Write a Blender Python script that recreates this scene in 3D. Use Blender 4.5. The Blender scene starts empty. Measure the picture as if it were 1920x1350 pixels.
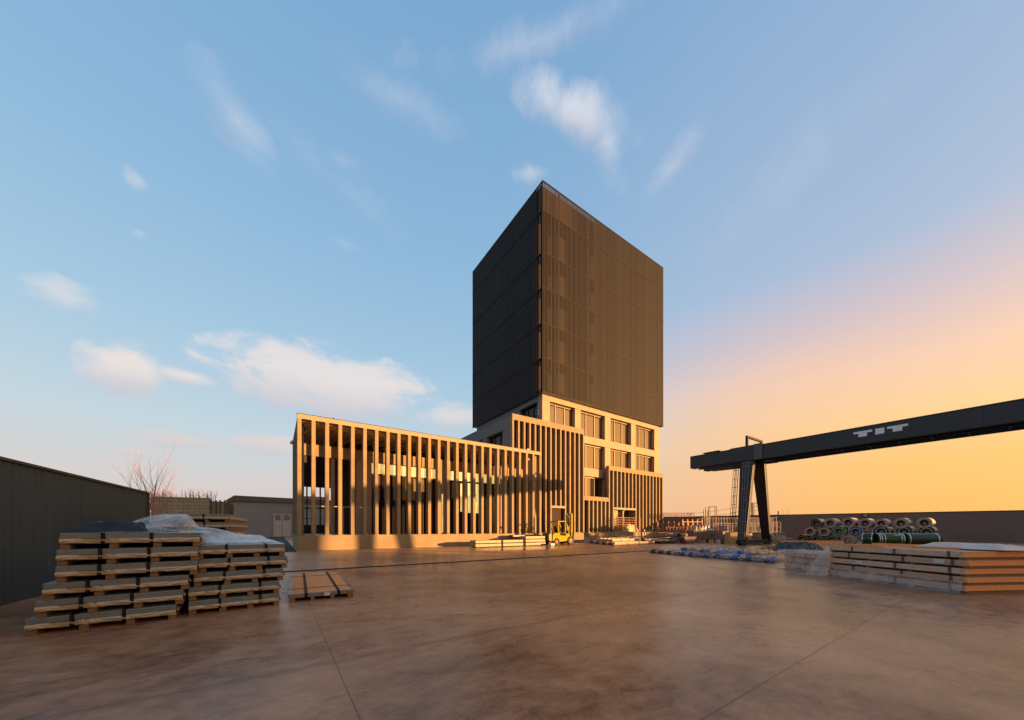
import bpy, math, random
from mathutils import Vector, Matrix, noise
R = math.radians
scn = bpy.context.scene
col = scn.collection
random.seed(7)

# ------------------------------------------------------------------ camera
F = 650.0            # focal length in pixels of a 1920 wide frame
HZ = 992.0           # row of the horizon
CAMZ = 1.6
cd = bpy.data.cameras.new("camera")
cam = bpy.data.objects.new("camera", cd); col.objects.link(cam)
cd.sensor_width = 36.0; cd.lens = F / 1920 * 36.0
cd.shift_y = (HZ - 675.0) / 1920.0
cd.clip_end = 5000; cd.clip_start = 0.05
cam.location = (0, 0, CAMZ); cam.rotation_euler = (R(90), 0, 0)
scn.camera = cam

# ------------------------------------------------------------------ light
EXPO = 1.7
SUN_AZ = R(111.6)    # clockwise from +Y
SUN_EL = R(4.6)
sd = bpy.data.lights.new("sun", 'SUN'); sd.energy = 5.0; sd.angle = R(0.5); sd.color = (1.0, 0.52, 0.19)
sun = bpy.data.objects.new("sun", sd); col.objects.link(sun)
sdir = Vector((math.sin(SUN_AZ)*math.cos(SUN_EL), math.cos(SUN_AZ)*math.cos(SUN_EL), math.sin(SUN_EL)))
sun.rotation_euler = (-sdir).to_track_quat('-Z', 'Y').to_euler()
sun.location = sdir*200
scn.view_settings.view_transform = 'Standard'; scn.view_settings.look = 'None'
scn.view_settings.gamma = 1; scn.view_settings.exposure = EXPO
scn.view_settings.use_curve_mapping = False
scn.cycles.max_bounces = 8; scn.cycles.transparent_max_bounces = 16
scn.cycles.use_denoising = True

def s2l(c):
    return tuple(((x/255)/12.92 if x/255 <= .04045 else (((x/255)+.055)/1.055)**2.4) for x in c)

world = bpy.data.worlds.new("World"); scn.world = world; world.use_nodes = True
def build_world():
    nt = world.node_tree; N = nt.nodes; L = nt.links; N.clear()
    def m(op, a, b=None, c=None):
        n = N.new('ShaderNodeMath'); n.operation = op
        for i, v in enumerate((a, b, c)):
            if v is None: continue
            if isinstance(v, (int, float)): n.inputs[i].default_value = v
            else: L.new(v, n.inputs[i])
        return n.outputs[0]
    def sstep(x, lo, hi):
        n = N.new('ShaderNodeMapRange'); n.interpolation_type = 'SMOOTHSTEP'
        L.new(x, n.inputs[0]); n.inputs[1].default_value = lo; n.inputs[2].default_value = hi
        n.inputs[3].default_value = 0; n.inputs[4].default_value = 1
        return n.outputs[0]
    def mix(f, a, b, mode='MIX'):
        n = N.new('ShaderNodeMix'); n.data_type = 'RGBA'; n.blend_type = mode; n.clamp_factor = True
        for sock, v in ((n.inputs[0], f), (n.inputs[6], a), (n.inputs[7], b)):
            if isinstance(v, (int, float)): sock.default_value = v
            elif isinstance(v, tuple): sock.default_value = (*v, 1)
            else: L.new(v, sock)
        return n.outputs[2]
    def ramp(x, stops):
        n = N.new('ShaderNodeValToRGB'); cr = n.color_ramp
        while len(cr.elements) > 1: cr.elements.remove(cr.elements[-1])
        cr.elements[0].position = stops[0][0]; cr.elements[0].color = (*s2l(stops[0][1]), 1)
        for p, c in stops[1:]:
            e = cr.elements.new(p); e.color = (*s2l(c), 1)
        L.new(x, n.inputs[0]); return n.outputs[0]
    tc = N.new('ShaderNodeTexCoord'); sp = N.new('ShaderNodeSeparateXYZ'); L.new(tc.outputs['Generated'], sp.inputs[0])
    x, y, z = sp.outputs
    az = m('ARCTAN2', x, y); zc = m('MAXIMUM', z, 0.0)
    el = m('ARCSINE', m('MINIMUM', zc, 0.9999))
    cosd = m('COSINE', m('SUBTRACT', az, SUN_AZ))
    cool = ramp(zc, [(0, (206, 193, 190)), (.10, (210, 205, 206)), (.22, (192, 210, 221)), (.38, (166, 200, 224)), (.6, (142, 184, 219)), (.76, (130, 174, 213)), (1, (104, 152, 202))])
    warm = ramp(zc, [(0, (255, 190, 108)), (.12, (255, 198, 116)), (.22, (255, 209, 150)), (.31, (248, 206, 178)), (.40, (214, 196, 200)), (.50, (170, 190, 217)), (.75, (146, 178, 214)), (1, (108, 154, 202))])
    w = sstep(cosd, -.42, .36)
    base = mix(w, cool, warm)
    # pinkish middle zone low down
    pk = m('MULTIPLY', m('MULTIPLY', sstep(cosd, -.2, .12), m('SUBTRACT', 1.0, sstep(cosd, .12, .5))), m('SUBTRACT', 1.0, sstep(zc, .05, .42)))
    base = mix(m('MULTIPLY', pk, .45), base, s2l((246, 190, 160)))
    # glow round the sun just outside the frame
    dt = N.new('ShaderNodeVectorMath'); dt.operation = 'DOT_PRODUCT'; L.new(tc.outputs['Generated'], dt.inputs[0]); dt.inputs[1].default_value = sdir
    g = m('POWER', m('MAXIMUM', dt.outputs['Value'], 0.0), 5.0)
    base = mix(m('MULTIPLY', g, .9), base, (1.15, .72, .26), 'ADD')
    # clouds: noise on the sky sphere kept to a few banks
    sc = N.new('ShaderNodeCombineXYZ'); L.new(m('MULTIPLY', az, 1.0), sc.inputs[0]); L.new(m('MULTIPLY', el, 2.3), sc.inputs[1])
    nz = N.new('ShaderNodeTexNoise'); nz.inputs['Scale'].default_value = 7.0; nz.inputs['Detail'].default_value = 9; nz.inputs['Roughness'].default_value = .60
    nz.inputs['Distortion'].default_value = .5; L.new(sc.outputs[0], nz.inputs['Vector'])
    sc2 = N.new('ShaderNodeCombineXYZ'); L.new(m('MULTIPLY_ADD', az, .9, m('MULTIPLY', el, .35)), sc2.inputs[0]); L.new(m('MULTIPLY_ADD', el, .9, m('MULTIPLY', az, -.5)), sc2.inputs[1])
    nz2 = N.new('ShaderNodeTexNoise'); nz2.inputs['Scale'].default_value = 8.0; nz2.inputs['Detail'].default_value = 10; nz2.inputs['Roughness'].default_value = .62
    L.new(sc2.outputs[0], nz2.inputs['Vector'])
    def blob(px, py, rx, ry, rot=0, tex=nz, amp=1.0, sharp=1.0, bias=0.0):
        dx, dz = (px-960)/F, (HZ-py)/F
        a0 = math.atan2(dx, 1); e0 = math.atan2(dz, math.hypot(dx, 1))
        k = 1/(1+dx*dx)/F; ke = 1/math.hypot(dx, 1)/(1+dz*dz/(1+dx*dx))/F
        da = m('SUBTRACT', az, a0); de = m('SUBTRACT', el, e0)
        c, s = math.cos(rot), math.sin(rot)
        ra, rb = rx*k, ry*ke
        p = m('DIVIDE', m('ADD', m('MULTIPLY', da, c), m('MULTIPLY', de, s)), ra)
        q = m('DIVIDE', m('SUBTRACT', m('MULTIPLY', de, c), m('MULTIPLY', da, s)), rb)
        r2 = m('ADD', m('MULTIPLY', p, p), m('MULTIPLY', q, q))
        msk = m('SUBTRACT', 1.0, m('MINIMUM', m('SQRT', r2), 1.0))
        lights.append(sstep(q, -.75, .25))
        v = m('ADD', m('MULTIPLY', msk, .62), m('MULTIPLY', m('SUBTRACT', tex.outputs[0], .5-bias), 1.15))
        return m('MULTIPLY', sstep(m('MULTIPLY', v, sstep(msk, 0.0, .18)), .12, .12+.42/sharp), amp)
    total = None; lights = []; lit = None
    for a in [(620, 722, 265, 92, 0, nz, 1.0, 1.2, .07), (520, 696, 150, 50, 0, nz, .8, 1.2), (345, 706, 110, 30, 0, nz, .8, 1.2), (235, 690, 110, 72, 0, nz, .9, 1.0, .08), (330, 826, 130, 28, 0, nz, .65, .8, .08), (530, 840, 110, 28, 0, nz, .7, .8, .08),
              (845, 785, 95, 40, 0, nz, .7, .8, .08), (255, 340, 45, 34, 0, nz2, .5, 1), (262, 438, 30, 20, 0, nz, .45, 1), (440, 222, 115, 80, -.5, nz, .6, .4, .16), (750, 185, 150, 65, -.1, nz, .55, .33, .16), (640, 300, 60, 30, 0, nz, .3, .4, .1), (645, 458, 50, 24, 0, nz, .35, .4, .1),
              (1078, 212, 165, 82, -.25, nz2, 1.0, .65, .09), (1135, 255, 80, 80, -1.0, nz, .8, .5, .08), (995, 326, 60, 30, 0, nz, .6, .7), (1262, 312, 90, 50, .5, nz, .5, .45, .06), (1000, 80, 330, 80, .1, nz2, .5, .6),
              (250, 850, 90, 24, 0, nz, .5, 1), (640, 350, 230, 60, -.3, nz2, .18, .6), (1500, 330, 330, 120, .3, nz2, .25, .5), (1450, 700, 330, 50, .1, nz, .3, .5), (120, 560, 120, 50, .1, nz, .6, 1)]:
        b = blob(*a)
        total = b if total is None else m('MAXIMUM', total, b)
        bl = m('MULTIPLY', b, lights[-1]); lit = bl if lit is None else m('MAXIMUM', lit, bl)
    ccol = ramp(zc, [(0, (214, 196, 196)), (.12, (216, 200, 200)), (.20, (232, 208, 202)), (.29, (247, 228, 218)), (.5, (222, 222, 230)), (1, (225, 228, 238))])
    shade = m('MULTIPLY', m('SUBTRACT', 1.0, m('DIVIDE', lit, m('MAXIMUM', total, .01))), .8)
    ccol = mix(shade, ccol, s2l((190, 190, 206)))
    ccol = mix(m('MULTIPLY', w, m('SUBTRACT', 1.0, sstep(zc, .25, .5))), ccol, s2l((255, 200, 140)))
    skyc = mix(m('MULTIPLY', total, .85), base, ccol)
    # a share of the physical sky
    ns = N.new('ShaderNodeTexSky'); ns.sky_type = 'NISHITA'; ns.sun_disc = False
    ns.sun_elevation = SUN_EL; ns.sun_rotation = SUN_AZ; ns.air_density = 1.4; ns.dust_density = 2.0
    b1 = N.new('ShaderNodeBackground'); L.new(skyc, b1.inputs[0]); b1.inputs[1].default_value = .97/(2**EXPO)
    b2 = N.new('ShaderNodeBackground'); L.new(ns.outputs[0], b2.inputs[0]); b2.inputs[1].default_value = .05*.12
    ad = N.new('ShaderNodeAddShader'); L.new(b1.outputs[0], ad.inputs[0]); L.new(b2.outputs[0], ad.inputs[1])
    o = N.new('ShaderNodeOutputWorld'); L.new(ad.outputs[0], o.inputs[0])
build_world()

# ------------------------------------------------------------------ materials
MATS = {}
def mat(name, color, rough=.6, metal=0.0, var=.18, scale=3.0, bump=0.0, bscale=40.0, spec=.5, color2=None, stretch=None, coat=0.0, rvar=0.0, alpha=None):
    if name in MATS: return MATS[name]
    M = bpy.data.materials.new(name); M.use_nodes = True; nt = M.node_tree; N = nt.nodes; L = nt.links
    p = N['Principled BSDF']
    tc = N.new('ShaderNodeTexCoord'); mp = N.new('ShaderNodeMapping'); L.new(tc.outputs['Object'], mp.inputs[0])
    if stretch: mp.inputs['Scale'].default_value = stretch
    nz = N.new('ShaderNodeTexNoise'); nz.inputs['Scale'].default_value = scale; nz.inputs['Detail'].default_value = 6; nz.inputs['Roughness'].default_value = .62
    L.new(mp.outputs[0], nz.inputs['Vector'])
    cr = N.new('ShaderNodeValToRGB'); cr.color_ramp.elements[0].position = .3; cr.color_ramp.elements[1].position = .72
    c2 = color2 or tuple(c*(1-var) for c in color); c1 = tuple(min(1, c*(1+var*.6)) for c in color)
    cr.color_ramp.elements[0].color = (*c2, 1); cr.color_ramp.elements[1].color = (*c1, 1)
    L.new(nz.outputs[0], cr.inputs[0]); L.new(cr.outputs[0], p.inputs['Base Color'])
    p.inputs['Metallic'].default_value = metal; p.inputs['Roughness'].default_value = rough
    p.inputs['Specular IOR Level'].default_value = spec
    if rvar:
        mr = N.new('ShaderNodeMapRange'); L.new(nz.outputs[0], mr.inputs[0]); mr.inputs[1].default_value = .3; mr.inputs[2].default_value = .7
        mr.inputs[3].default_value = max(.02, rough-rvar); mr.inputs[4].default_value = min(1, rough+rvar); L.new(mr.outputs[0], p.inputs['Roughness'])
    if coat: p.inputs['Coat Weight'].default_value = coat; p.inputs['Coat Roughness'].default_value = .1
    if bump:
        n2 = N.new('ShaderNodeTexNoise'); n2.inputs['Scale'].default_value = bscale; n2.inputs['Detail'].default_value = 4; L.new(mp.outputs[0], n2.inputs['Vector'])
        b = N.new('ShaderNodeBump'); b.inputs['Strength'].default_value = bump; b.inputs['Distance'].default_value = .02
        L.new(n2.outputs[0], b.inputs['Height']); L.new(b.outputs[0], p.inputs['Normal'])
    if alpha is not None:
        t = N.new('ShaderNodeBsdfTransparent'); mx = N.new('ShaderNodeMixShader')
        f = N.new('ShaderNodeMapRange'); L.new(nz.outputs[0], f.inputs[0]); f.inputs[1].default_value = .3; f.inputs[2].default_value = .7
        f.inputs[3].default_value = alpha[0]; f.inputs[4].default_value = alpha[1]
        L.new(f.outputs[0], mx.inputs[0]); L.new(t.outputs[0], mx.inputs[1]); L.new(p.outputs[0], mx.inputs[2]); L.new(mx.outputs[0], N['Material Output'].inputs[0])
    MATS[name] = M; return M

def brickmat(name, color, mortar, bw, bh, bumpd=.5, var=.12, rough=.85):
    M = bpy.data.materials.new(name); M.use_nodes = True; nt = M.node_tree; N = nt.nodes; L = nt.links
    p = N['Principled BSDF']; p.inputs['Roughness'].default_value = rough
    tc = N.new('ShaderNodeTexCoord'); sp = N.new('ShaderNodeSeparateXYZ'); L.new(tc.outputs['Object'], sp.inputs[0])
    ad = N.new('ShaderNodeMath'); ad.operation = 'ADD'; L.new(sp.outputs[0], ad.inputs[0]); L.new(sp.outputs[1], ad.inputs[1])
    cb = N.new('ShaderNodeCombineXYZ'); L.new(ad.outputs[0], cb.inputs[0]); L.new(sp.outputs[2], cb.inputs[1])
    b = N.new('ShaderNodeTexBrick'); L.new(cb.outputs[0], b.inputs['Vector']); b.inputs['Scale'].default_value = 1
    b.inputs['Brick Width'].default_value = bw; b.inputs['Row Height'].default_value = bh; b.inputs['Mortar Size'].default_value = bh*.09; b.inputs['Mortar Smooth'].default_value = .4
    b.inputs['Color1'].default_value = (*color, 1); b.inputs['Color2'].default_value = (*[c*(1-var) for c in color], 1); b.inputs['Mortar'].default_value = (*mortar, 1)
    nz = N.new('ShaderNodeTexNoise'); nz.inputs['Scale'].default_value = 1.1; nz.inputs['Detail'].default_value = 7; L.new(tc.outputs['Object'], nz.inputs['Vector'])
    mx = N.new('ShaderNodeMix'); mx.data_type = 'RGBA'; mx.blend_type = 'MULTIPLY'; mx.inputs[0].default_value = .55
    cr = N.new('ShaderNodeValToRGB'); cr.color_ramp.elements[0].position = .3; cr.color_ramp.elements[1].position = .7
    cr.color_ramp.elements[0].color = (.62, .6, .57, 1); cr.color_ramp.elements[1].color = (1, 1, 1, 1); L.new(nz.outputs[0], cr.inputs[0])
    L.new(b.outputs[0], mx.inputs[6]); L.new(cr.outputs[0], mx.inputs[7]); L.new(mx.outputs[2], p.inputs['Base Color'])
    bm = N.new('ShaderNodeBump'); bm.inputs['Strength'].default_value = bumpd; bm.inputs['Distance'].default_value = .01; bm.invert = True
    L.new(b.outputs['Fac'], bm.inputs['Height']); L.new(bm.outputs[0], p.inputs['Normal'])
    return M

M_brick = brickmat('travertine_brick', (.262, .19, .108), (.14, .10, .057), .5, .085)
M_conc = mat('smooth_concrete', (.265, .205, .13), .8, var=.14, scale=.7, bump=.15)
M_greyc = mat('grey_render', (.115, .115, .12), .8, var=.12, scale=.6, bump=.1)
M_soffit = mat('soffit', (.55, .38, .22), .8, var=.15)
M_dark = mat('dark_bronze', (.0132, .0088, .0074), .65, spec=.2, metal=0.0, var=.25, scale=2)
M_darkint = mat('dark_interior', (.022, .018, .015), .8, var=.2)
M_floor = mat('terrace_floor', (.25, .2, .16), .6, var=.2)
M_panel = mat('plaster_panel', (.26, .18, .14), .8, var=.1)
M_black = mat('black_metal', (.010, .010, .011), .5, spec=.25, var=.2)
M_navy = mat('navy_paint', (.006, .007, .013), .38, spec=.45, var=.25, scale=1.2, bump=.05)
M_white = mat('white_letter', (.62, .64, .70), .5, var=.05)
M_strap = mat('black_strap', (.006, .007, .009), .6, var=.2, spec=.15)
M_steel = mat('galvanised_sheet', (.115, .13, .132), .32, metal=0.0, spec=.7, var=.2, scale=5, rvar=.1, stretch=(1, 1, 4))
M_film_g = mat('green_film_top', (.26, .30, .27), .35, var=.3, scale=6, bump=.3, bscale=12)
M_paper = mat('kraft_paper', (.44, .33, .21), .75, var=.35, scale=7, bump=.7, bscale=16, stretch=(1, 1, 2.5))
M_wood = mat('pallet_wood', (.20, .10, .042), .75, var=.35, scale=9, bump=.3, stretch=(1, 6, 6))
M_wood2 = mat('board_wood', (.78, .30, .10), .8, spec=.2, var=.3, scale=5, bump=.2, stretch=(1, 7, 7))
M_tan = mat('crate_wood', (.50, .30, .20), .8, spec=.25, var=.3, scale=6, bump=.3, stretch=(5, 1, 5))
M_plast = mat('clear_plastic_film', (.60, .63, .66), .22, var=.1, scale=3.5, bump=.6, bscale=5, alpha=(.10, .58))
M_plast2 = mat('dusty_plastic_film', (.56, .40, .33), .28, var=.1, scale=2.5, bump=.9, bscale=4, alpha=(.24, .62))
M_cloth = mat('black_cloth', (.01, .012, .018), .8, var=.3, bump=.4, bscale=12)
M_yel = mat('yellow_paint', (.27, .21, .001), .55, var=.2, scale=4, spec=.06)
M_rubber = mat('tyre_rubber', (.02, .018, .016), .8, var=.3, bump=.4)
M_rim = mat('dirty_rim', (.25, .12, .05), .6, var=.3)
M_cream = mat('cream_bundle', (.28, .24, .14), .6, var=.2, scale=5, bump=.3, stretch=(1, 5, 5))
M_rust = mat('rusty_steel', (.26, .10, .045), .7, var=.45, scale=6, color2=(.12, .06, .04))
M_grey = mat('galv_rack', (.34, .31, .29), .5, metal=.3, var=.2)
M_scrap = mat('dark_scrap', (.09, .075, .065), .5, metal=.4, var=.4)
M_wallr = mat('perimeter_render', (.15, .108, .092), .85, var=.15, scale=.5, bump=.1)
M_shed = mat('shed_render', (.205, .205, .21), .85, var=.14, scale=.12)
M_roof = mat('shed_roof', (.075, .062, .062), .6, var=.2, stretch=(1, 1, 6))
M_clad = mat('green_cladding', (.038, .056, .062), .6, var=.2, scale=1.2, stretch=(3, 3, .3))
M_block = brickmat('block_wall', (.29, .245, .17), (.16, .13, .09), .5, .2, .6, .25)
M_bark = mat('bare_bark', (.26, .11, .07), .8, var=.3, scale=5)
M_leafd = mat('dark_leaf', (.035, .04, .02), .7, var=.3)
M_green = mat('green_coil', (.012, .17, .02), .35, var=.2, rvar=.1)
M_dgreen = mat('dark_green_coil', (.012, .035, .012), .3, var=.3, rvar=.1)
M_blue = mat('blue_coil', (.02, .06, .20), .35, var=.2)
M_kraft = mat('coil_kraft', (.40, .29, .23), .7, var=.3, scale=4, bump=.3)
M_band = mat('steel_band', (.55, .55, .55), .25, metal=.8, var=.1)
M_blueplast = mat('blue_plastic_wrap', (.04, .17, .46), .35, color2=(.02, .02, .03), scale=12, bump=.6, bscale=14)
M_tealp = mat('teal_tarp', (.02, .055, .07), .4, var=.4, scale=6, bump=.5, bscale=10)
M_rod = mat('steel_rods', (.42, .31, .24), .4, metal=.5, var=.4, scale=6, stretch=(.3, 6, 6))
M_rodw = mat('white_rods', (.46, .33, .21), .5, var=.25, scale=6, stretch=(.3, 6, 6))
M_sack = mat('tan_sacking', (.40, .26, .13), .8, var=.25, scale=4, bump=.5, bscale=6)
M_tarp = mat('brown_tarp', (.17, .13, .115), .6, var=.3, scale=4, bump=.5, bscale=6)
M_label = mat('paper_label', (.50, .45, .40), .6, var=.05)
M_led = mat('lamp_glass', (.30, .30, .30), .3, var=.1)
M_yard = None

def glassmat(name, tint, refl, rough=.03, interior=(.03, .026, .022)):
    M = bpy.data.materials.new(name); M.use_nodes = True; nt = M.node_tree; N = nt.nodes; L = nt.links
    N.remove(N['Principled BSDF'])
    d = N.new('ShaderNodeBsdfDiffuse'); d.inputs[0].default_value = (*interior, 1)
    g = N.new('ShaderNodeBsdfGlossy'); g.inputs[0].default_value = (*tint, 1); g.inputs['Roughness'].default_value = rough
    fr = N.new('ShaderNodeFresnel'); fr.inputs[0].default_value = 1.5
    tc = N.new('ShaderNodeTexCoord'); nz = N.new('ShaderNodeTexNoise'); nz.inputs['Scale'].default_value = .8; L.new(tc.outputs['Object'], nz.inputs['Vector'])
    b = N.new('ShaderNodeBump'); b.inputs['Strength'].default_value = .06; b.inputs['Distance'].default_value = .05; L.new(nz.outputs[0], b.inputs['Height']); L.new(b.outputs[0], g.inputs['Normal'])
    a = N.new('ShaderNodeMath'); a.operation = 'ADD'; a.use_clamp = True; L.new(fr.outputs[0], a.inputs[0]); a.inputs[1].default_value = refl
    mx = N.new('ShaderNodeMixShader'); L.new(a.outputs[0], mx.inputs[0]); L.new(d.outputs[0], mx.inputs[1]); L.new(g.outputs[0], mx.inputs[2]); L.new(mx.outputs[0], N['Material Output'].inputs[0])
    return M
M_glass = glassmat('bronze_glass', (.86, .58, .34), .30)
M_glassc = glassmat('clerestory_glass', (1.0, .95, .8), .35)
def glowglass():     # warm yellow glow added to the clerestory glass
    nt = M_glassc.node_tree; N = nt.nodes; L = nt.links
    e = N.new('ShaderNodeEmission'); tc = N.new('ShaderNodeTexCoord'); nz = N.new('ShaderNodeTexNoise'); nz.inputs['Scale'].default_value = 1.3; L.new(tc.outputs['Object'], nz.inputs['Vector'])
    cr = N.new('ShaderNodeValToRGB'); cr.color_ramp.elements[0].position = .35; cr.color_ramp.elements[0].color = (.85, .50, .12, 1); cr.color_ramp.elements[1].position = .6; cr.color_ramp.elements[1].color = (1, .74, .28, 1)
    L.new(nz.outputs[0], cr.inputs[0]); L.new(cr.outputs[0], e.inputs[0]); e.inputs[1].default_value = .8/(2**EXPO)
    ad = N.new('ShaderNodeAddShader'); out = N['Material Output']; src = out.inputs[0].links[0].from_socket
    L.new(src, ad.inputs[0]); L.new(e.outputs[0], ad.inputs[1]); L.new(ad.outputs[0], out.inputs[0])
glowglass()
M_glassd = glassmat('dark_glass', (.6, .5, .42), .0, interior=(.012, .010, .009))

# ------------------------------------------------------------------ mesh helper
class MB:
    def __init__(s): s.v = []; s.f = []; s.sm = False
    def add(s, vs, fs):
        o = len(s.v); s.v += [tuple(p) for p in vs]; s.f += [tuple(i+o for i in f) for f in fs]; return s
    def box(s, x0, x1, y0, y1, z0, z1):
        return s.add([(x0,y0,z0),(x1,y0,z0),(x1,y1,z0),(x0,y1,z0),(x0,y0,z1),(x1,y0,z1),(x1,y1,z1),(x0,y1,z1)],
                     [(0,3,2,1),(4,5,6,7),(0,1,5,4),(1,2,6,5),(2,3,7,6),(3,0,4,7)])
    def hexa(s, a, b):   # two quads (bottom, top) of 4 points each
        return s.add(list(a)+list(b), [(0,3,2,1),(4,5,6,7),(0,1,5,4),(1,2,6,5),(2,3,7,6),(3,0,4,7)])
    def bar(s, p, q, w, h=None):
        p = Vector(p); q = Vector(q); h = h or w; d = (q-p).normalized()
        u = Vector((0,0,1)) if abs(d.z) < .95 else Vector((0,1,0))
        a = d.cross(u).normalized()*w/2; b = a.cross(d).normalized()*h/2
        return s.hexa([p-a-b, p+a-b, p+a+b, p-a+b], [q-a-b, q+a-b, q+a+b, q-a+b])
    def tube(s, p, q, r, r2=None, n=10, caps=True):
        p = Vector(p); q = Vector(q); r2 = r if r2 is None else r2; d = (q-p).normalized()
        u = Vector((0,0,1)) if abs(d.z) < .9 else Vector((1,0,0))
        a = d.cross(u).normalized(); b = a.cross(d)
        vs = []
        for c, rr in ((p, r), (q, r2)):
            for i in range(n):
                t = 2*math.pi*i/n; vs.append(c + a*math.cos(t)*rr + b*math.sin(t)*rr)
        fs = [(i, (i+1) % n, n+(i+1) % n, n+i) for i in range(n)]
        if caps: fs += [tuple(range(n))[::-1], tuple(range(n, 2*n))]
        return s.add(vs, fs)
    def ring(s, c, d, ro, ri, ln, n=32):   # hollow cylinder, axis d
        c = Vector(c); d = Vector(d).normalized(); u = Vector((0,0,1)); a = d.cross(u).normalized(); b = a.cross(d)
        vs = []
        for off, rr in ((0, ro), (ln, ro), (ln, ri), (0, ri)):
            for i in range(n):
                t = 2*math.pi*i/n; vs.append(c+d*off+a*math.cos(t)*rr+b*math.sin(t)*rr)
        fs = []
        for k in range(4):
            for i in range(n):
                fs.append((k*n+i, k*n+(i+1) % n, ((k+1) % 4)*n+(i+1) % n, ((k+1) % 4)*n+i))
        return s.add(vs, fs)
    def prism(s, pts, y0, y1):   # polygon in xz extruded along y
        n = len(pts)
        return s.add([(x, y0, z) for x, z in pts]+[(x, y1, z) for x, z in pts],
                     [tuple(range(n)), tuple(range(2*n-1, n-1, -1))]+[(i, n+i, n+(i+1) % n, (i+1) % n) for i in range(n)])
    def grid(s, fn, nx, ny):
        vs = [fn(i/nx, j/ny) for j in range(ny+1) for i in range(nx+1)]
        fs = [(j*(nx+1)+i, j*(nx+1)+i+1, (j+1)*(nx+1)+i+1, (j+1)*(nx+1)+i) for j in range(ny) for i in range(nx)]
        return s.add(vs, fs)
    def build(s, name, m, parent=None, smooth=False, bevel=0.0, solid=0.0, recalc=True):
        me = bpy.data.meshes.new(name); me.from_pydata(s.v, [], s.f); me.materials.append(m)
        import bmesh
        if recalc:
            bm = bmesh.new(); bm.from_mesh(me); bmesh.ops.recalc_face_normals(bm, faces=bm.faces); bm.to_mesh(me); bm.free()
        if smooth:
            for p in me.polygons: p.use_smooth = True
        o = bpy.data.objects.new(name, me); col.objects.link(o)
        if parent: o.parent = parent
        if bevel:
            b = o.modifiers.new('bevel', 'BEVEL'); b.width = bevel; b.segments = 2; b.limit_method = 'ANGLE'
        if solid:
            b = o.modifiers.new('solid', 'SOLIDIFY'); b.thickness = solid
        return o

TH = R(34.2); CU, SU = math.cos(TH), math.sin(TH)
P0 = Vector((-15.6, 25.2, 0))
def W(u, v, z=0): return Vector((P0.x+u*CU-v*SU, P0.y+u*SU+v*CU, z))
def Uat(px, v):      # where the column of the photo meets the line v = const
    q = (px-960)/F
    return ((-P0.x+SU*v)+q*(P0.y+CU*v))/(CU-SU*q)
def Vat(px, u):
    q = (px-960)/F
    return ((P0.x+u*CU)-q*(P0.y+u*SU))/(SU+CU*q)
def G(px, py, z=0):  # point at height z seen at px, py
    Y = F*(CAMZ-z)/(py-HZ); return Vector(((px-960)/F*Y, Y, z))

def tag(o, label, cat, group=None, kind=None):
    o['label'] = label; o['category'] = cat
    if group: o['group'] = group
    if kind: o['kind'] = kind
    return o
def empty(name, loc, rz=TH):
    o = bpy.data.objects.new(name, None); col.objects.link(o); o.location = loc; o.rotation_euler = (0, 0, rz); o.empty_display_size = .3; return o
def copytree(o, parent=None):
    c = o.copy(); col.objects.link(c); c.parent = parent
    for ch in [k for k in bpy.data.objects if k.parent == o]: copytree(ch, c)
    return c
def struct(o):
    o['kind'] = 'structure'; return o

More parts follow.
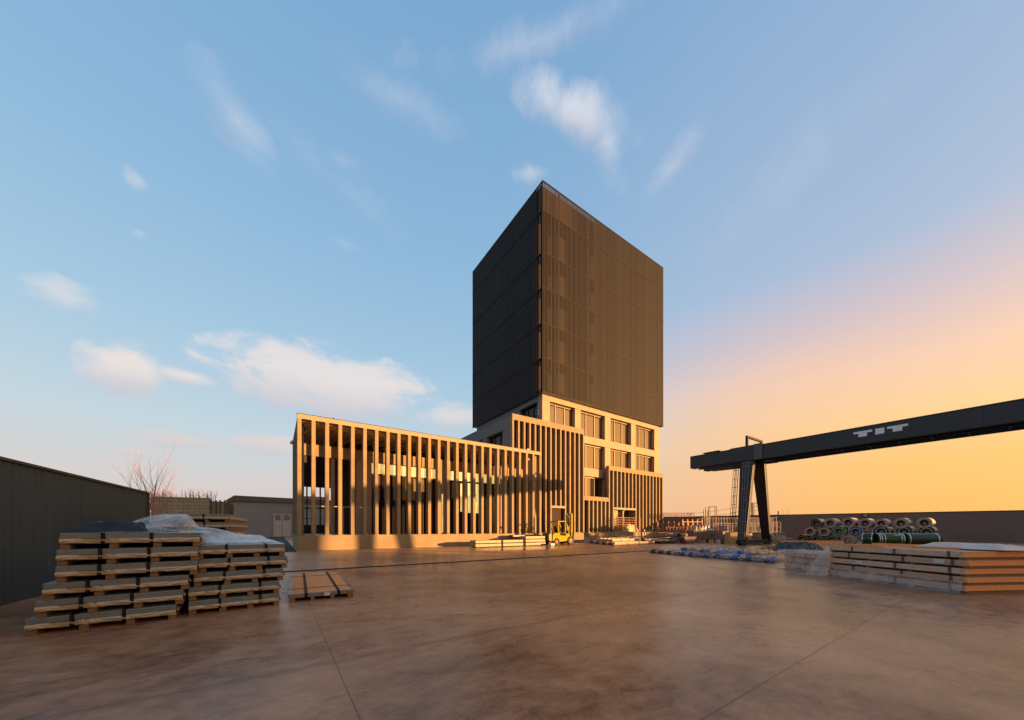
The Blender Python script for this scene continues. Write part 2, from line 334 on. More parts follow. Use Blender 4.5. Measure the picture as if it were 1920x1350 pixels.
# ------------------------------------------------------------------ ground
def yard_material():
    M = bpy.data.materials.new('polished_concrete'); M.use_nodes = True; nt = M.node_tree; N = nt.nodes; L = nt.links
    p = N['Principled BSDF']
    def m(op, a, b=None):
        n = N.new('ShaderNodeMath'); n.operation = op
        for i, v in enumerate((a, b)):
            if v is None: continue
            if isinstance(v, (int, float)): n.inputs[i].default_value = v
            else: L.new(v, n.inputs[i])
        return n.outputs[0]
    tc = N.new('ShaderNodeTexCoord'); sp = N.new('ShaderNodeSeparateXYZ'); L.new(tc.outputs['Object'], sp.inputs[0])
    def noise_(scale, detail, stretch, rough=.6, rz=0):
        mp = N.new('ShaderNodeMapping'); L.new(tc.outputs['Object'], mp.inputs[0]); mp.inputs['Scale'].default_value = stretch; mp.inputs['Rotation'].default_value = (0, 0, rz)
        n = N.new('ShaderNodeTexNoise'); n.inputs['Scale'].default_value = scale; n.inputs['Detail'].default_value = detail; n.inputs['Roughness'].default_value = rough
        n.inputs['Distortion'].default_value = .4
        L.new(mp.outputs[0], n.inputs['Vector']); return n.outputs[0]
    n1 = noise_(.16, 6, (1, 1, 1)); n2 = noise_(.75, 8, (1, 1.8, 1), .68, .6); n3 = noise_(6, 6, (1, 2.4, 1), .65, -.4); n4 = noise_(45, 3, (1, 1, 1)); n5 = noise_(2.6, 12, (1, 1.7, 1), .78, 1.0); n6 = noise_(.5, 10, (1, 1, 1), .75, .3)
    def mrange(x, a, b, c, d):
        n = N.new('ShaderNodeMapRange'); L.new(x, n.inputs[0])
        for i, v in enumerate((a, b, c, d)): n.inputs[i+1].default_value = v
        return n.outputs[0]
    f = m('ADD', m('ADD', mrange(n1, .35, .65, 0, .4), mrange(n2, .35, .68, 0, .42)), mrange(n3, .35, .7, 0, .16))
    f = m('ADD', m('MULTIPLY', f, .72), m('ADD', mrange(n5, .38, .64, -.06, .24), mrange(n6, .42, .58, -.06, .17)))
    cr = N.new('ShaderNodeValToRGB'); e = cr.color_ramp.elements
    e[0].position = .12; e[0].color = (.13, .055, .028, 1); e[1].position = .95; e[1].color = (.56, .285, .15, 1)
    e2 = e.new(.5); e2.color = (.36, .165, .082, 1); L.new(f, cr.inputs[0])
    # joints between slabs, and small dark spots
    jm = None
    def line(c, at, w, s):
        d = m('ABSOLUTE', m('SUBTRACT', c, at))
        return m('MULTIPLY', m('SUBTRACT', 1.0, m('MINIMUM', m('DIVIDE', d, w), 1.0)), s)
    ju = m('ABSOLUTE', m('SUBTRACT', m('PINGPONG', m('ADD', sp.outputs[0], .68), 2.75), 0.0))
    items = [m('MULTIPLY', m('SUBTRACT', 1.0, m('MINIMUM', m('DIVIDE', ju, .012), 1.0)), .75)]
    wob = m('MULTIPLY', m('SUBTRACT', n2, .5), .25)
    vv = m('ADD', sp.outputs[1], wob)
    items += [line(sp.outputs[1], -28.1, .014, .8), line(vv, -24.95, .14, .30), line(sp.outputs[1], -24.95, .02, .7), line(sp.outputs[1], -19.4, .02, .6), line(sp.outputs[1], -9.0, .03, .5), line(sp.outputs[1], -3.6, .03, .4)]
    for cu, cv, rad, st_ in ((-6, -31, 12.0, .26), (-6, -31, 13.5, .22), (22, -40, 19.0, .22), (22, -40, 20.6, .2), (8, 6, 27.5, .2), (8, 6, 29.1, .18)):   # tyre marks
        dd = m('SQRT', m('ADD', m('POWER', m('ABSOLUTE', m('SUBTRACT', sp.outputs[0], cu)), 2), m('POWER', m('ABSOLUTE', m('SUBTRACT', sp.outputs[1], cv)), 2)))
        items.append(m('MULTIPLY', line(dd, rad, .15, st_), mrange(n5, .42, .6, 0, 1)))
    for it in items: jm = it if jm is None else m('MAXIMUM', jm, it)
    spot = m('MAXIMUM', m('MULTIPLY', mrange(n3, .68, .74, 0, 1), mrange(n2, .48, .6, 0, .6)), m('MULTIPLY', mrange(n5, .60, .68, 0, .6), mrange(n1, .45, .6, .2, 1)))
    jm = m('MAXIMUM', jm, spot)
    mx = N.new('ShaderNodeMix'); mx.data_type = 'RGBA'; L.new(jm, mx.inputs[0]); L.new(cr.outputs[0], mx.inputs[6]); mx.inputs[7].default_value = (.035, .025, .02, 1)
    L.new(mx.outputs[2], p.inputs['Base Color'])
    wu, wv = Uat(985, -6.5), -6.5     # damp patch in front of the tube bundles
    du_ = m('DIVIDE', m('SUBTRACT', sp.outputs[0], wu), 6.0); dv_ = m('DIVIDE', m('SUBTRACT', sp.outputs[1], wv), 2.6)
    wet = m('MULTIPLY', mrange(m('ADD', m('ADD', m('MULTIPLY', du_, du_), m('MULTIPLY', dv_, dv_)), m('MULTIPLY', n2, 1.2)), .9, 1.35, 1, 0), mrange(n5, .44, .52, 0, 1))
    rg = m('ADD', m('ADD', mrange(n2, .3, .7, .23, .34), mrange(n1, .35, .65, .04, -.03)), mrange(n5, .35, .65, -.04, .12))
    L.new(m('MULTIPLY', rg, m('SUBTRACT', 1.0, m('MULTIPLY', wet, .82))), p.inputs['Roughness'])
    p.inputs['Specular IOR Level'].default_value = .25
    bp = N.new('ShaderNodeBump'); bp.inputs['Strength'].default_value = .07; bp.inputs['Distance'].default_value = .02
    L.new(m('ADD', m('MULTIPLY', n3, 1.0), m('MULTIPLY', n4, .25)), bp.inputs['Height']); L.new(bp.outputs[0], p.inputs['Normal'])
    return M
M_yard = yard_material()
g = MB()
S = 1500
g.add([(-S, -S, 0), (S, -S, 0), (S, S, 0), (-S, S, 0)], [(0, 1, 2, 3)])
ground = struct(g.build('yard_ground', M_yard)); ground.location = P0; ground.rotation_euler = (0, 0, TH)
# flush crane rail in its groove
rail = empty('crane_floor_rail', W(24, -14.2, .004))
tag(rail, 'long thin dark steel rail let flush into the concrete yard floor, running to the crane', 'rail')
MB().box(-34, 34, -.16, .16, 0, .004).build('groove', mat('groove_dark', (.02, .018, .016), .8), rail)
MB().box(-34, 34, -.035, .035, .004, .03).build('rail_head', mat('rail_steel', (.06, .05, .045), .4, metal=.8), rail)
# pale road beyond the pavilion's left corner
pv = struct(MB().box(-26, -.05, -1.2, 60, .003, .008).build('side_road', mat('side_paving', (.075, .066, .062), .95, spec=.05, var=.15, scale=.5))); pv.location = P0; pv.rotation_euler = (0, 0, TH)

# ------------------------------------------------------------------ pavilion
PIT = .898
pav = empty('colonnade_pavilion', P0)
tag(pav, 'low long pavilion with a sunlit row of slim tan fins under a flat roof', 'building')
MB().box(0, 22.78, 0, 9, 0, 1.14).box(22.78, 29.3, 0, 7.3, 0, 1.14).build('base_wall', M_brick, pav)
MB().box(0, 22.78, 0, .57, 9.68, 10.02).build('top_beam', M_conc, pav)
MB().box(-.03, 22.80, -.03, .4, 10.02, 10.05).build('coping', M_black, pav)
MB().box(.02, 22.76, .57, 9, 9.76, 9.99).build('roof_slab', M_soffit, pav)
MB().box(.3, 22.4, .57, 1.9, 9.62, 9.755).build('soffit', M_soffit, pav)
fin0 = MB().box(0, .26, 0, .57, 1.14, 9.68).build('fin', M_brick, pav)
for k in range(1, 26):
    c = fin0.copy(); col.objects.link(c); c.location = (k*PIT+(.05 if k == 25 else 0), 0, 0)
side0 = MB().box(0, .5, 0, .26, 1.14, 9.755).build('side_fin', M_brick, pav); side0.location = (0, 1.5, 0)
for k in range(1, 6):
    c = side0.copy(); col.objects.link(c); c.location = (0, 1.5+k*1.45, 0)
MB().box(0, 22.7, 2.9, 3.15, 7.56, 8.51).build('inner_beam', M_brick, pav)
jm_ = mat('added_ceiling_strip', (.42, .27, .15), .6)
bt = MB().bar((0, 2.0, 9.56), (-1.15, 8.4, 9.56), .16, .2).build('added_ceiling_strip', jm_, pav); bt.location = (1.0, 0, 0)  # diagonal bars added for the bright strips across the ceiling
for k in range(1, 25):
    c = bt.copy(); col.objects.link(c); c.location = (1.0+k*PIT, 0, 0)
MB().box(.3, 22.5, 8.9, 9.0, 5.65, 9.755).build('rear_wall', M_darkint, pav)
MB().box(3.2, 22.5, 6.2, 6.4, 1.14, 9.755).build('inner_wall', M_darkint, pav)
MB().box(.02, 22.4, .6, 8.9, 1.14, 1.16).build('floor_deck', M_floor, pav)
rc = MB().box(0, .12, 8.75, 8.95, 1.16, 5.65).build('rear_column', M_black, pav); rc.location = (Uat(574, 8.9), 0, 0)
for px in (599, 553): c = rc.copy(); col.objects.link(c); c.location = (Uat(px, 8.9), 0, 0)
MB().box(.3, 3.2, 8.85, 8.9, 3.55, 3.65).box(.3, 3.2, 8.85, 8.9, 2.6, 2.65).box(.3, 3.2, 8.8, 8.9, 1.16, 2.0).build('rear_rail', M_black, pav)
# plaster piers on the glazed line
for a, b in ((669, 697), (823, 841), (938, 946)):
    u0, u1 = Uat(a, 2.9), Uat(b, 2.9)
    MB().box(u0, u1, 2.92, 3.5, 1.16, 7.555).build('pier', M_panel, pav)
MB().box(Uat(622, 2.9), Uat(628, 2.9), 3.0, 3.6, 1.16, 7.55).build('pier', M_panel, pav)
segs = [(Uat(697, 2.9), Uat(823, 2.9)), (Uat(841, 2.9), Uat(938, 2.9))]
for a, b in segs:
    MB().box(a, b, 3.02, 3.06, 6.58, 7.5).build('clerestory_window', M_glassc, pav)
    fr = MB().box(a, b, 2.98, 3.08, 6.44, 6.575).box(a, b, 2.98, 3.08, 7.505, 7.555)
    n = round((b-a)/.898*.5)
    for i in range(n+1):
        u = a+(b-a-.06)*i/n; fr.box(u, u+.06, 2.97, 3.01, 1.16, 6.435)
    fr.build('window_frame', M_black, pav)
    MB().box(a, b, 3.03, 3.07, 1.16, 6.435).build('lower_window', M_glassd, pav)
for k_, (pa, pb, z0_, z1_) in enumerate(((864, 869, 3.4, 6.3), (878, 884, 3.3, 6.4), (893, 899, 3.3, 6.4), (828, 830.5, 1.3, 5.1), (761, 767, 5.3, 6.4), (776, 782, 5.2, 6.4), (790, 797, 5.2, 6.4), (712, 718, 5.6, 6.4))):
    MB().box(Uat(pa, 2.9), Uat(pb, 2.9), 2.86 if k_ == 3 else 3.0, 2.9 if k_ == 3 else 3.025, z0_, z1_).build('added_bright_pane', M_glassc if k_ in (0, 1, 2, 3) else M_glass, pav)  # added bright panes: some glow yellow, the others only reflect
# terrace rail that catches the sun between the fins
rl = MB().box(.3, 5.2, 1.15, 1.19, 3.36, 3.42)
for k in range(6): rl.box(.3+k*.97, .33+k*.97, 1.15, 1.19, 1.16, 3.36)
rl.build('hand_rail', M_grey, pav)
# aerial on the roof
an = empty('roof_bracket', W(Uat(621, 1.5), 1.5, 10.0)); tag(an, 'small black angled bracket sticking up from the left part of the pavilion roof', 'bracket')
MB().bar((0, 0, 0), (.22, .3, .62), .05).bar((.32, .3, 0), (.24, .3, .55), .04).build('strut', M_black, an)
an = empty('roof_lamp', W(Uat(984, 1.5), 1.5, 10.0)); tag(an, 'small white lamp head on a black bracket above the right end of the pavilion roof', 'lamp')
MB().bar((-.3, 0, 0), (.35, 0, .55), .05).build('bracket', M_black, an)
MB().box(.3, .55, -.08, .08, .3, .58).build('lamp_head', M_label, an)

# ------------------------------------------------------------------ tower
tow = empty('office_tower', W(22.95, 6.0)); TO = (22.95, 6.0)
tag(tow, 'tall tower block wrapped in dark bronze mesh above a tan windowed base with fin screens', 'building')
def tb(*boxes):
    m = MB()
    for a in boxes: m.box(a[0]-TO[0], a[1]-TO[0], a[2]-TO[1], a[3]-TO[1], a[4], a[5])
    return m
UE = {}
def screen(u0, u1, n, z1, bt_, cuts=(), zc=4.6):
    pit = (u1-.25-u0)/n
    tb((u0, u1, 6.0, 6.57, z1-bt_, z1)).build('screen_beam', M_brick, tow)
    for k in range(n+1):
        top = zc-.02 if False else z1-bt_
        zb = zc+.17 if k in cuts else 1.14
        tb((u0+k*pit, u0+k*pit+.25, 6.0, 6.57, zb, z1-bt_)).build('screen_fin', M_brick, tow)
    if cuts:
        a, b = min(cuts)-1, max(cuts)+1
        tb((u0+a*pit+.25, u0+b*pit, 6.0, 6.5, zc-.13, zc+.17)).build('lintel', M_conc, tow)
screen(23.0, 35.6, 14, 16.0, .74, (8, 9), 4.6)
tb((35.62, 40.88, 6.0, 6.57, 5.80, 6.41)).build('screen_beam', M_brick, tow)
for k in range(1, 6):
    u = 35.6+k*.885; tb((u, u+.25, 6.0, 6.57, 1.14, 5.80)).build('screen_fin', M_brick, tow)
screen(40.9, 55.2, 15, 11.36, .72, (2, 3, 4, 5, 6), 4.8)
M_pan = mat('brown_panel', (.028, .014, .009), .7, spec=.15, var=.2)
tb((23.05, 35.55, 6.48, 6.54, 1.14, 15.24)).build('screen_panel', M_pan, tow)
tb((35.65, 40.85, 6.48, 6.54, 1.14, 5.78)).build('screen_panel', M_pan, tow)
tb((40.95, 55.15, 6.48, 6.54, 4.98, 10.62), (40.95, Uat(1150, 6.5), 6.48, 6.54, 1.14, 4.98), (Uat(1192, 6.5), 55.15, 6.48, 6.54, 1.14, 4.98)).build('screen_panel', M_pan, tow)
# plinth below the tower
tb((29.3, 34.2, 5.4, 7.3, 0, 1.14), (34.2, 57.0, 3.9, 9.4, 0, 1.14)).build('plinth', M_brick, tow)
st = MB()
for i in range(6):
    st.box(29.3-TO[0], 34.2-TO[0], 3.3+i*.35-TO[1], 5.4-TO[1], i*.19, (i+1)*.19)
st.build('stairs', M_conc, tow)
# walls of the base
VW = 7.3
edges = [(Uat(1016.9, VW), Uat(1030.9, VW)), (Uat(1078.2, VW), Uat(1088.8, VW)), (Uat(1134.3, VW), Uat(1144.5, VW)), (Uat(1183.5, VW), Uat(1191.7, VW)), (Uat(1227, VW), Uat(1235.8, VW))]
UL, UR = edges[0][0], edges[-1][1]
zr = [(15.6, 19.36), (10.84, 14.5), (5.9, 9.6), (1.14, 4.8)]
VB = 26.0
for a, b in edges:
    tb((a, b, VW, VW+.9, 1.14, 19.36)).build('corner_column' if (a, b) in (edges[0], edges[-1]) else 'front_column', M_conc, tow)
sp_ = [(19.36, 20.6), (14.5, 15.6), (9.6, 10.84), (4.8, 5.9)]
for z0, z1 in sp_:
    tb((UL, UR, VW-.035, VW+.88, z0, z1)).build('front_spandrel', M_conc, tow)
for z0, z1 in zr:
    for i in range(4):
        a, b = edges[i][1], edges[i+1][0]
        if z0 < 5 and False: continue
        g_ = tb((a, b, VW+.62, VW+.68, z0, z1)).build('window', M_glass, tow)
        w = b-a; fm = MB()
        for t in (.30, .655):
            fm.box(a+w*t-.03-TO[0], a+w*t+.03-TO[0], VW+.50-TO[1], VW+.62-TO[1], z0, z1)
        fm.box(a-TO[0], b-TO[0], VW+.56-TO[1], VW+.62-TO[1], z1-.12, z1)
        f = fm.build('window_frame', mat('bronze_mullion', (.42, .34, .25), .4), g_)
        sl = tb((a, b, VW+.02, VW+.5, z0, z0+.05)).build('window_sill', M_black, g_)
# left wall of the tower base
lv = [(VW, 8.5), (12.6, 13.8), (17.9, 19.1), (23.2, VB)]
for a, b in lv:
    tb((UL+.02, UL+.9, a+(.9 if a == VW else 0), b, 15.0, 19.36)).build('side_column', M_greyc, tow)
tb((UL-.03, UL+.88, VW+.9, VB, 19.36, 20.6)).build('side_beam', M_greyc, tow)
for i in range(3):
    a, b = lv[i][1], lv[i+1][0]
    g_ = tb((UL+.55, UL+.6, a, b, 15.5, 19.36)).build('window', M_glassd, tow)
    fm = MB()
    for t in (.33, .66): fm.box(UL+.45-TO[0], UL+.55-TO[0], a+(b-a)*t-.03-TO[1], a+(b-a)*t+.03-TO[1], 15.5, 19.36)
    fm.build('window_frame', M_black, g_)
lp = empty('corner_camera', W(UL-.05, 7.9, 17.6)); tag(lp, 'small pale security camera on the grey side of the tower corner column', 'camera')
MB().box(-.22, 0, -.09, .09, .25, .42).box(-.12, 0, -.04, .04, -.1, .25).box(-.22, 0, -.08, .08, -.25, -.1).build('camera_body', M_label, lp)
# back and right walls + core up into the mesh
tb((UL+.9, UR-.02, VB-.3, VB, 0, 20.6), (UR-.35, UR-.02, VW+.9, VB-.3, 0, 20.6)).build('rear_wall', M_greyc, tow)
tb((UL+.9, UR-.4, 8.4, VB-.3, 20.3, 20.6)).build('floor_slab', M_greyc, tow)
# podium on the left
PU = 22.95
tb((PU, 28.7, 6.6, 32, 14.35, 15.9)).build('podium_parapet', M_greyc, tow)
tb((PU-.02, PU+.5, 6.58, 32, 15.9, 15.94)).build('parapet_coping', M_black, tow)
cols = [(6.6, 8.2)]
v = 12.3
while v < 31: cols.append((v, v+1.3)); v += 5.35
for a, b in cols: tb((PU+.03, PU+.8, a, min(b, 32), 1.14, 14.35)).build('podium_column', M_greyc, tow)
for i in range(len(cols)-1):
    a, b = cols[i][1], cols[i+1][0]
    g_ = tb((PU+.6, PU+.65, a, b, 11.0, 14.35)).build('window', M_glassd, tow)
    fm = MB()
    for t in (.33, .66): fm.box(PU+.5-TO[0], PU+.6-TO[0], a+(b-a)*t-.04-TO[1], a+(b-a)*t+.04-TO[1], 11.0, 14.35)
    fm.build('window_frame', M_black, g_)
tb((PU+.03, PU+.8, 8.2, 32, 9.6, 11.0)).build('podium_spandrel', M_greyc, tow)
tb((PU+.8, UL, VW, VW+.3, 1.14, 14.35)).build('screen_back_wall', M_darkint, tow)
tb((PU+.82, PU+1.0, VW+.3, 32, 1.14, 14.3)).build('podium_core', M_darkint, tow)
# mesh box
zl = [20.2, 24.8, 29.5, 34.28, 39.07, 44.7, 48.7]
MU0, MU1, MV0, MV1 = 28.5, 56.5, 6.8, 27.05
def slats(L, z0, z1, w, pitch=.25, d=.06):
    m = MB(); n = int(L/pitch)
    for i in range(n):
        a = i*L/n; m.box(a, a+w(a), 0, d, z0, z1)
    m.box(0, L, .02, d+.03, z0+.0, z0+.07); m.box(0, L, .02, d+.03, z1-.06, z1)
    k = 0
    while k < L:      # panel seams
        m.box(k, k+.05, -.012, .02, z0, z1); k += 1.45
    return m
def rail_strip(L, z): return MB().box(0, L, -.05, -.013, z, z+.09)
M_rail = mat('rail_bronze', (.028, .018, .013), .7, spec=.2)
for i in range(6):
    z0, z1 = zl[i]+.02, zl[i+1]-.02
    for (uu, vv_, rz, L_, wf_) in ((MU0, MV0, 0, MU1-MU0, lambda a: .13 if a < 2 else .155 if a < 10 else .18), (MU0, MV1, -90, MV1-MV0, lambda a: .10 if a > MV1-MV0-1.6 else .20), (MU1, MV0, 90, MV1-MV0, lambda a: .2), (MU1, MV1, 180, MU1-MU0, lambda a: .2)):
        o = slats(L_, z0, z1, wf_).build('mesh_panel', M_dark, tow, recalc=False)
        o.location = (uu-TO[0], vv_-TO[1], 0); o.rotation_euler = (0, 0, R(rz))
        if i: k_ = rail_strip(L_, zl[i]).build('panel_rail', M_rail, o)
IW0 = (MU0+.35, 8.4)
for i in range(1, 6):
    tb((MU0+.12, MU1-.12, MV0+.12, MV1-.12, zl[i]-.22, zl[i]-.05)).build('floor_slab', mat('slab_edge', (.13, .09, .065), .8), tow)
MW = mat('tower_inner_wall', (.052, .035, .026), .8, var=.2)
for i in range(5):
    z0, z1 = zl[i]+.05, zl[i+1]-.25
    tb((MU0+.4, MU1-1.2, 8.4, MV1-1.0, z0, z1)).build('inner_wall', MW, tow)
    for k in (0, 3):
        a = MU0+2.2+k*4.3
        tb((a, a+1.3, 8.34, 8.38, z0+.3, z1-.9)).build('inner_door', mat('pale_inner_door', (.12, .095, .08), .6), tow)
tb((MU0+.16, MU1-.2, 7.3, 7.5, zl[5]-.04, zl[6]-.1), (MU0+.16, MU0+.36, 7.5, MV1-.6, zl[5]-.04, zl[6]-.1), (MU1-.4, MU1-.2, 7.5, MV1-.6, zl[5]-.04, zl[6]-.1), (MU0+.36, MU1-.4, MV1-.9, MV1-.6, zl[5]-.04, zl[6]-.1)).build('roof_parapet', MW, tow)
em = MB()
for a, b, c, d in ((MU0-.04, MU1+.04, MV0-.04, MV0+.06), (MU0-.04, MU0+.06, MV0+.06, MV1+.04), (MU1-.06, MU1+.04, MV0+.06, MV1+.04)):
    em.box(a-TO[0], b-TO[0], c-TO[1], d-TO[1], 20.1, 20.2); em.box(a-TO[0], b-TO[0], c-TO[1], d-TO[1], 48.68, 48.76)
em.box(MU0-.05-TO[0], MU0+.05-TO[0], MV0-.05-TO[1], MV0+.05-TO[1], 20.2, 48.68)
em.build('mesh_edge_frame', M_dark, tow)
tb((MU0+.1, MU1-.1, MV0+.1, MV1-.1, 20.62, 20.68)).build('mesh_soffit', M_darkint, tow)
# lit hallway inside the right opening
u0, u1 = Uat(1152, 6.6), Uat(1190, 6.6)
tb((u0, u0+1.2, 6.9, 7.2, 1.14, 4.6), (u0+2.4, u0+2.7, 6.9, 7.2, 1.14, 4.6)).build('entrance_pier', M_conc, tow)
wf = tb((Uat(1037.5, 6.7), Uat(1037.5, 6.7)+.07, 6.7, 6.78, 1.14, 4.45), (Uat(1048, 6.7), Uat(1048, 6.7)+.08, 6.7, 6.78, 1.14, 4.45)).build('door_frame', M_label, tow)

# ------------------------------------------------------------------ gantry crane
cr_ = empty('gantry_crane', W(39.4, -14.2)); CO = (39.4, -14.2)
tag(cr_, 'huge navy gantry crane with white block letters on its girder, standing on splayed legs', 'crane')
def cb(*boxes):
    m = MB()
    for a in boxes: m.box(a[0]-CO[0], a[1]-CO[0], a[2]-CO[1], a[3]-CO[1], a[4], a[5])
    return m
cb((37.4, 38.3, -50, -8.53, 8.43, 9.74)).build('girder', M_navy, cr_, bevel=.02)
cb((40.3, 41.2, -50, -8.53, 8.43, 9.74)).build('girder', M_navy, cr_, bevel=.02)
cb((37.32, 41.28, -15.6, -12.7, 8.40, 9.86)).build('leg_saddle', M_navy, cr_, bevel=.02)
cb((37.28, 37.32, -15.6, -14.9, 8.36, 9.9)).build('web_plate', mat('navy_plate', (.06, .055, .06), .5), cr_)
fl = MB()
for u in (37.4, 40.3):
    fl.box(u-.06-CO[0], u-.0-CO[0], -50-CO[1], -8.55-CO[1], 9.70, 9.78); fl.box(u-.08-CO[0], u-CO[0], -50-CO[1], -15.65-CO[1], 8.40, 8.47)
fl.build('girder_flange', M_navy, cr_)
cb((38.4, 40.2, -8.9, -8.6, 8.6, 9.6)).build('end_tie', M_navy, cr_)
# catenary tray, rails and cable under the girder
tr = cb((38.31, 38.4, -50, -9.0, 8.30, 8.42), (40.2, 40.29, -50, -9, 8.30, 8.42))
for k in range(24): tr.box(38.2-CO[0], 40.4-CO[0], -49+k*1.65-CO[1], -48.9+k*1.65-CO[1], 8.34, 8.40)
tr.build('cable_tray', M_black, cr_)
cbm = MB(); zc0 = 8.3
for k in range(14):
    a = -48+k*2.3
    pts = [Vector((38.0-CO[0], a+t*2.3/8-CO[1], zc0-.28*math.sin(math.pi*t/8))) for t in range(9)]
    for p, q in zip(pts, pts[1:]): cbm.tube(p, q, .018, n=5, caps=False)
cbm.build('festoon_cable', M_black, cr_)
tl = MB().prism([(-5.3, 8.43), (-1.6, 8.43), (-1.9, 8.12), (-4.6, 8.05), (-5.2, 8.3)], 0, 2.2)
tm = tl.build('trolley', M_black, cr_); tm.rotation_euler = (0, 0, R(90)); tm.location = (38.3-CO[0]+1.4, 6.1, 0)
# portal frame on the girders and small roof plate at the left end
cb((37.42, 37.62, -14.3, -14.1, 9.86, 10.9), (40.8, 41.0, -14.3, -14.1, 9.86, 10.9), (37.42, 41.0, -14.29, -14.11, 10.7, 10.9)).build('portal_frame', M_dark, cr_)
cb((37.5, 38.4, -10.9, -10.8, 9.74, 9.9), (37.4, 38.6, -11.6, -9.9, 9.9, 9.94)).build('roof_plate', M_black, cr_)
def leg(ut, ub, wt, wb, name):
    a = [(ub-.22, -wb/2), (ub+.22, -wb/2), (ub+.22, wb/2), (ub-.22, wb/2)]; b = [(ut-.25, -wt/2), (ut+.25, -wt/2), (ut+.25, wt/2), (ut-.25, wt/2)]
    m = MB().hexa([(x-CO[0], y, .35) for x, y in a], [(x-CO[0], y, 8.42) for x, y in b])
    return m.build(name, M_navy, cr_, bevel=.02)
leg(37.7, 36.5, 1.2, .75, 'leg'); leg(40.3, 42.3, 1.15, .75, 'leg')
cb((35.7, 43.1, -14.45, -13.95, .12, .55)).build('end_carriage', M_black, cr_, bevel=.03)
wh = MB()
for u in (36.0, 36.9, 41.9, 42.8): wh.tube((u-CO[0], -.12, .26), (u-CO[0], .12, .26), .25, n=16)
wh.build('wheels', M_black, cr_)
# access ladder with cage on the left of the first leg and service pipes on the leg
ld = MB(); 
def lpnt(t, du, dv): return Vector((36.2+1.1*t-CO[0]+du, .62+dv, .6+t*7.8))
for du, dv in ((-.0, 0), (0, .3)): ld.bar(lpnt(.17, du, dv), lpnt(1, du, dv), .045)
for k in range(26): t = .18+k*.032; ld.bar(lpnt(t, 0, 0), lpnt(t, 0, .3), .025)
for du, dv in ((-.4, .0), (-.4, .3)): ld.bar(lpnt(.2, du, dv), lpnt(1, du, dv), .03)
for k in range(8): t = .22+k*.11; ld.bar(lpnt(t, 0, 0), lpnt(t, -.4, 0), .03); ld.bar(lpnt(t, -.4, 0), lpnt(t, -.4, .3), .03); ld.bar(lpnt(t, -.4, .3), lpnt(t, 0, .3), .03)
ld.build('ladder', M_black, cr_)
pp = MB()
for du in (-.22, .05, .28):
    pp.tube((36.26-CO[0], -.1+du*.7, .6), (37.42-CO[0], du, 8.4), .03, n=6)
for k in range(7): z = 1.2+k*1.1; uu = 36.24+1.18*(z-.35)/8.07; pp.box(uu-.05-CO[0], uu+.02-CO[0], -.32, .32, z, z+.05)
pp.build('service_pipes', mat('grey_pipe', (.18, .14, .13), .5), cr_)
bl = MB()
for k in range(60):
    v0 = -49+k*.68
    for z in (8.52, 9.64): bl.box(37.385-CO[0], 37.399-CO[0], v0-CO[1], v0+.03-CO[1], z, z+.03)
bl.build('girder_bolts', mat('bolt', (.05, .05, .055), .4, metal=.5), cr_)
for k in range(7): MB().box(37.392-CO[0], 37.399-CO[0], -45+k*5.6-CO[1], -44.98+k*5.6-CO[1], 8.45, 9.72).build('weld_seam', M_black, cr_)
# letters T I T on the girder web
lt = MB()
def letter(ch, v0, w):
    z0, z1 = 8.97, 9.42
    if ch == 'T':
        for (a, b, c, d) in ((0, w, z1-.17, z1), (w*.27, w*.73, z0, z1-.17)): lt.box(37.375-CO[0], 37.398-CO[0], v0-b-CO[1], v0-a-CO[1], c, d)
    else: lt.box(37.375-CO[0], 37.398-CO[0], v0-w-CO[1], v0-CO[1], z0, z1)
letter('T', -21.93, 1.07); letter('I', -23.17, .49); letter('T', -23.8, 1.07)
lt.build('lettering', M_white, cr_)
# far legs of the crane, beyond the right edge
leg2 = MB().hexa([(-1.5, -35.3, .3), (-.7, -35.3, .3), (-.7, -34.7, .3), (-1.5, -34.7, .3)], [(-2.0, -35.3, 8.4), (-.8, -35.3, 8.4), (-.8, -34.7, 8.4), (-2.0, -34.7, 8.4)])
leg2.hexa([(2.5, -35.3, .3), (3.3, -35.3, .3), (3.3, -34.7, .3), (2.5, -34.7, .3)], [(.6, -35.3, 8.4), (1.8, -35.3, 8.4), (1.8, -34.7, 8.4), (.6, -34.7, 8.4)])
leg2.build('far_leg', M_navy, cr_)

# ------------------------------------------------------------------ walls round the yard
d1 = Vector((.82, -.57, 0)).normalized(); A0 = Vector((41.2, 52, 0))
pw = empty('perimeter_wall', A0-d1*24, math.atan2(d1.y, d1.x))
tag(pw, 'long plain brown rendered yard wall behind the coils and racks on the right', 'wall')
MB().box(0, 54, 0, .3, 0, 3.7).build('wall_face', M_wallr, pw)
MB().box(-.05, 54.05, -.05, .35, 3.7, 3.78).build('wall_coping', M_black, pw)
c0 = A0+d1*30; d2 = Vector((-.57, -.82, 0)).normalized()
sw = empty('side_perimeter_wall', c0, math.atan2(d2.y, d2.x)); tag(sw, 'plain yard wall closing the right side of the yard', 'wall')
MB().box(.4, 80, 0, .3, 0, 3.7).build('wall_face', M_wallr, sw)
MB().box(.4, 80, -.05, .35, 3.7, 3.78).build('wall_coping', M_black, sw)
# unseen warehouse behind the camera, added for its shadow on stacks and pavilion
sh2 = Vector((sdir.x, sdir.y, 0)).normalized(); nn = Vector((.368, .93, 0)).normalized()
wc = Vector(W(1.7, 0))+sh2*92
wr = empty('unseen_warehouse', wc, math.atan2(sh2.y, sh2.x)); tag(wr, 'plain grey unseen warehouse across the yard, added for its shadow', 'building')
MB().box(0, 30, -75, 0, 0, 11.5).build('wall', M_shed, wr)
MB().box(-.4, 30.4, -75.4, .4, 11.5, 11.8).build('roof', M_roof, wr)
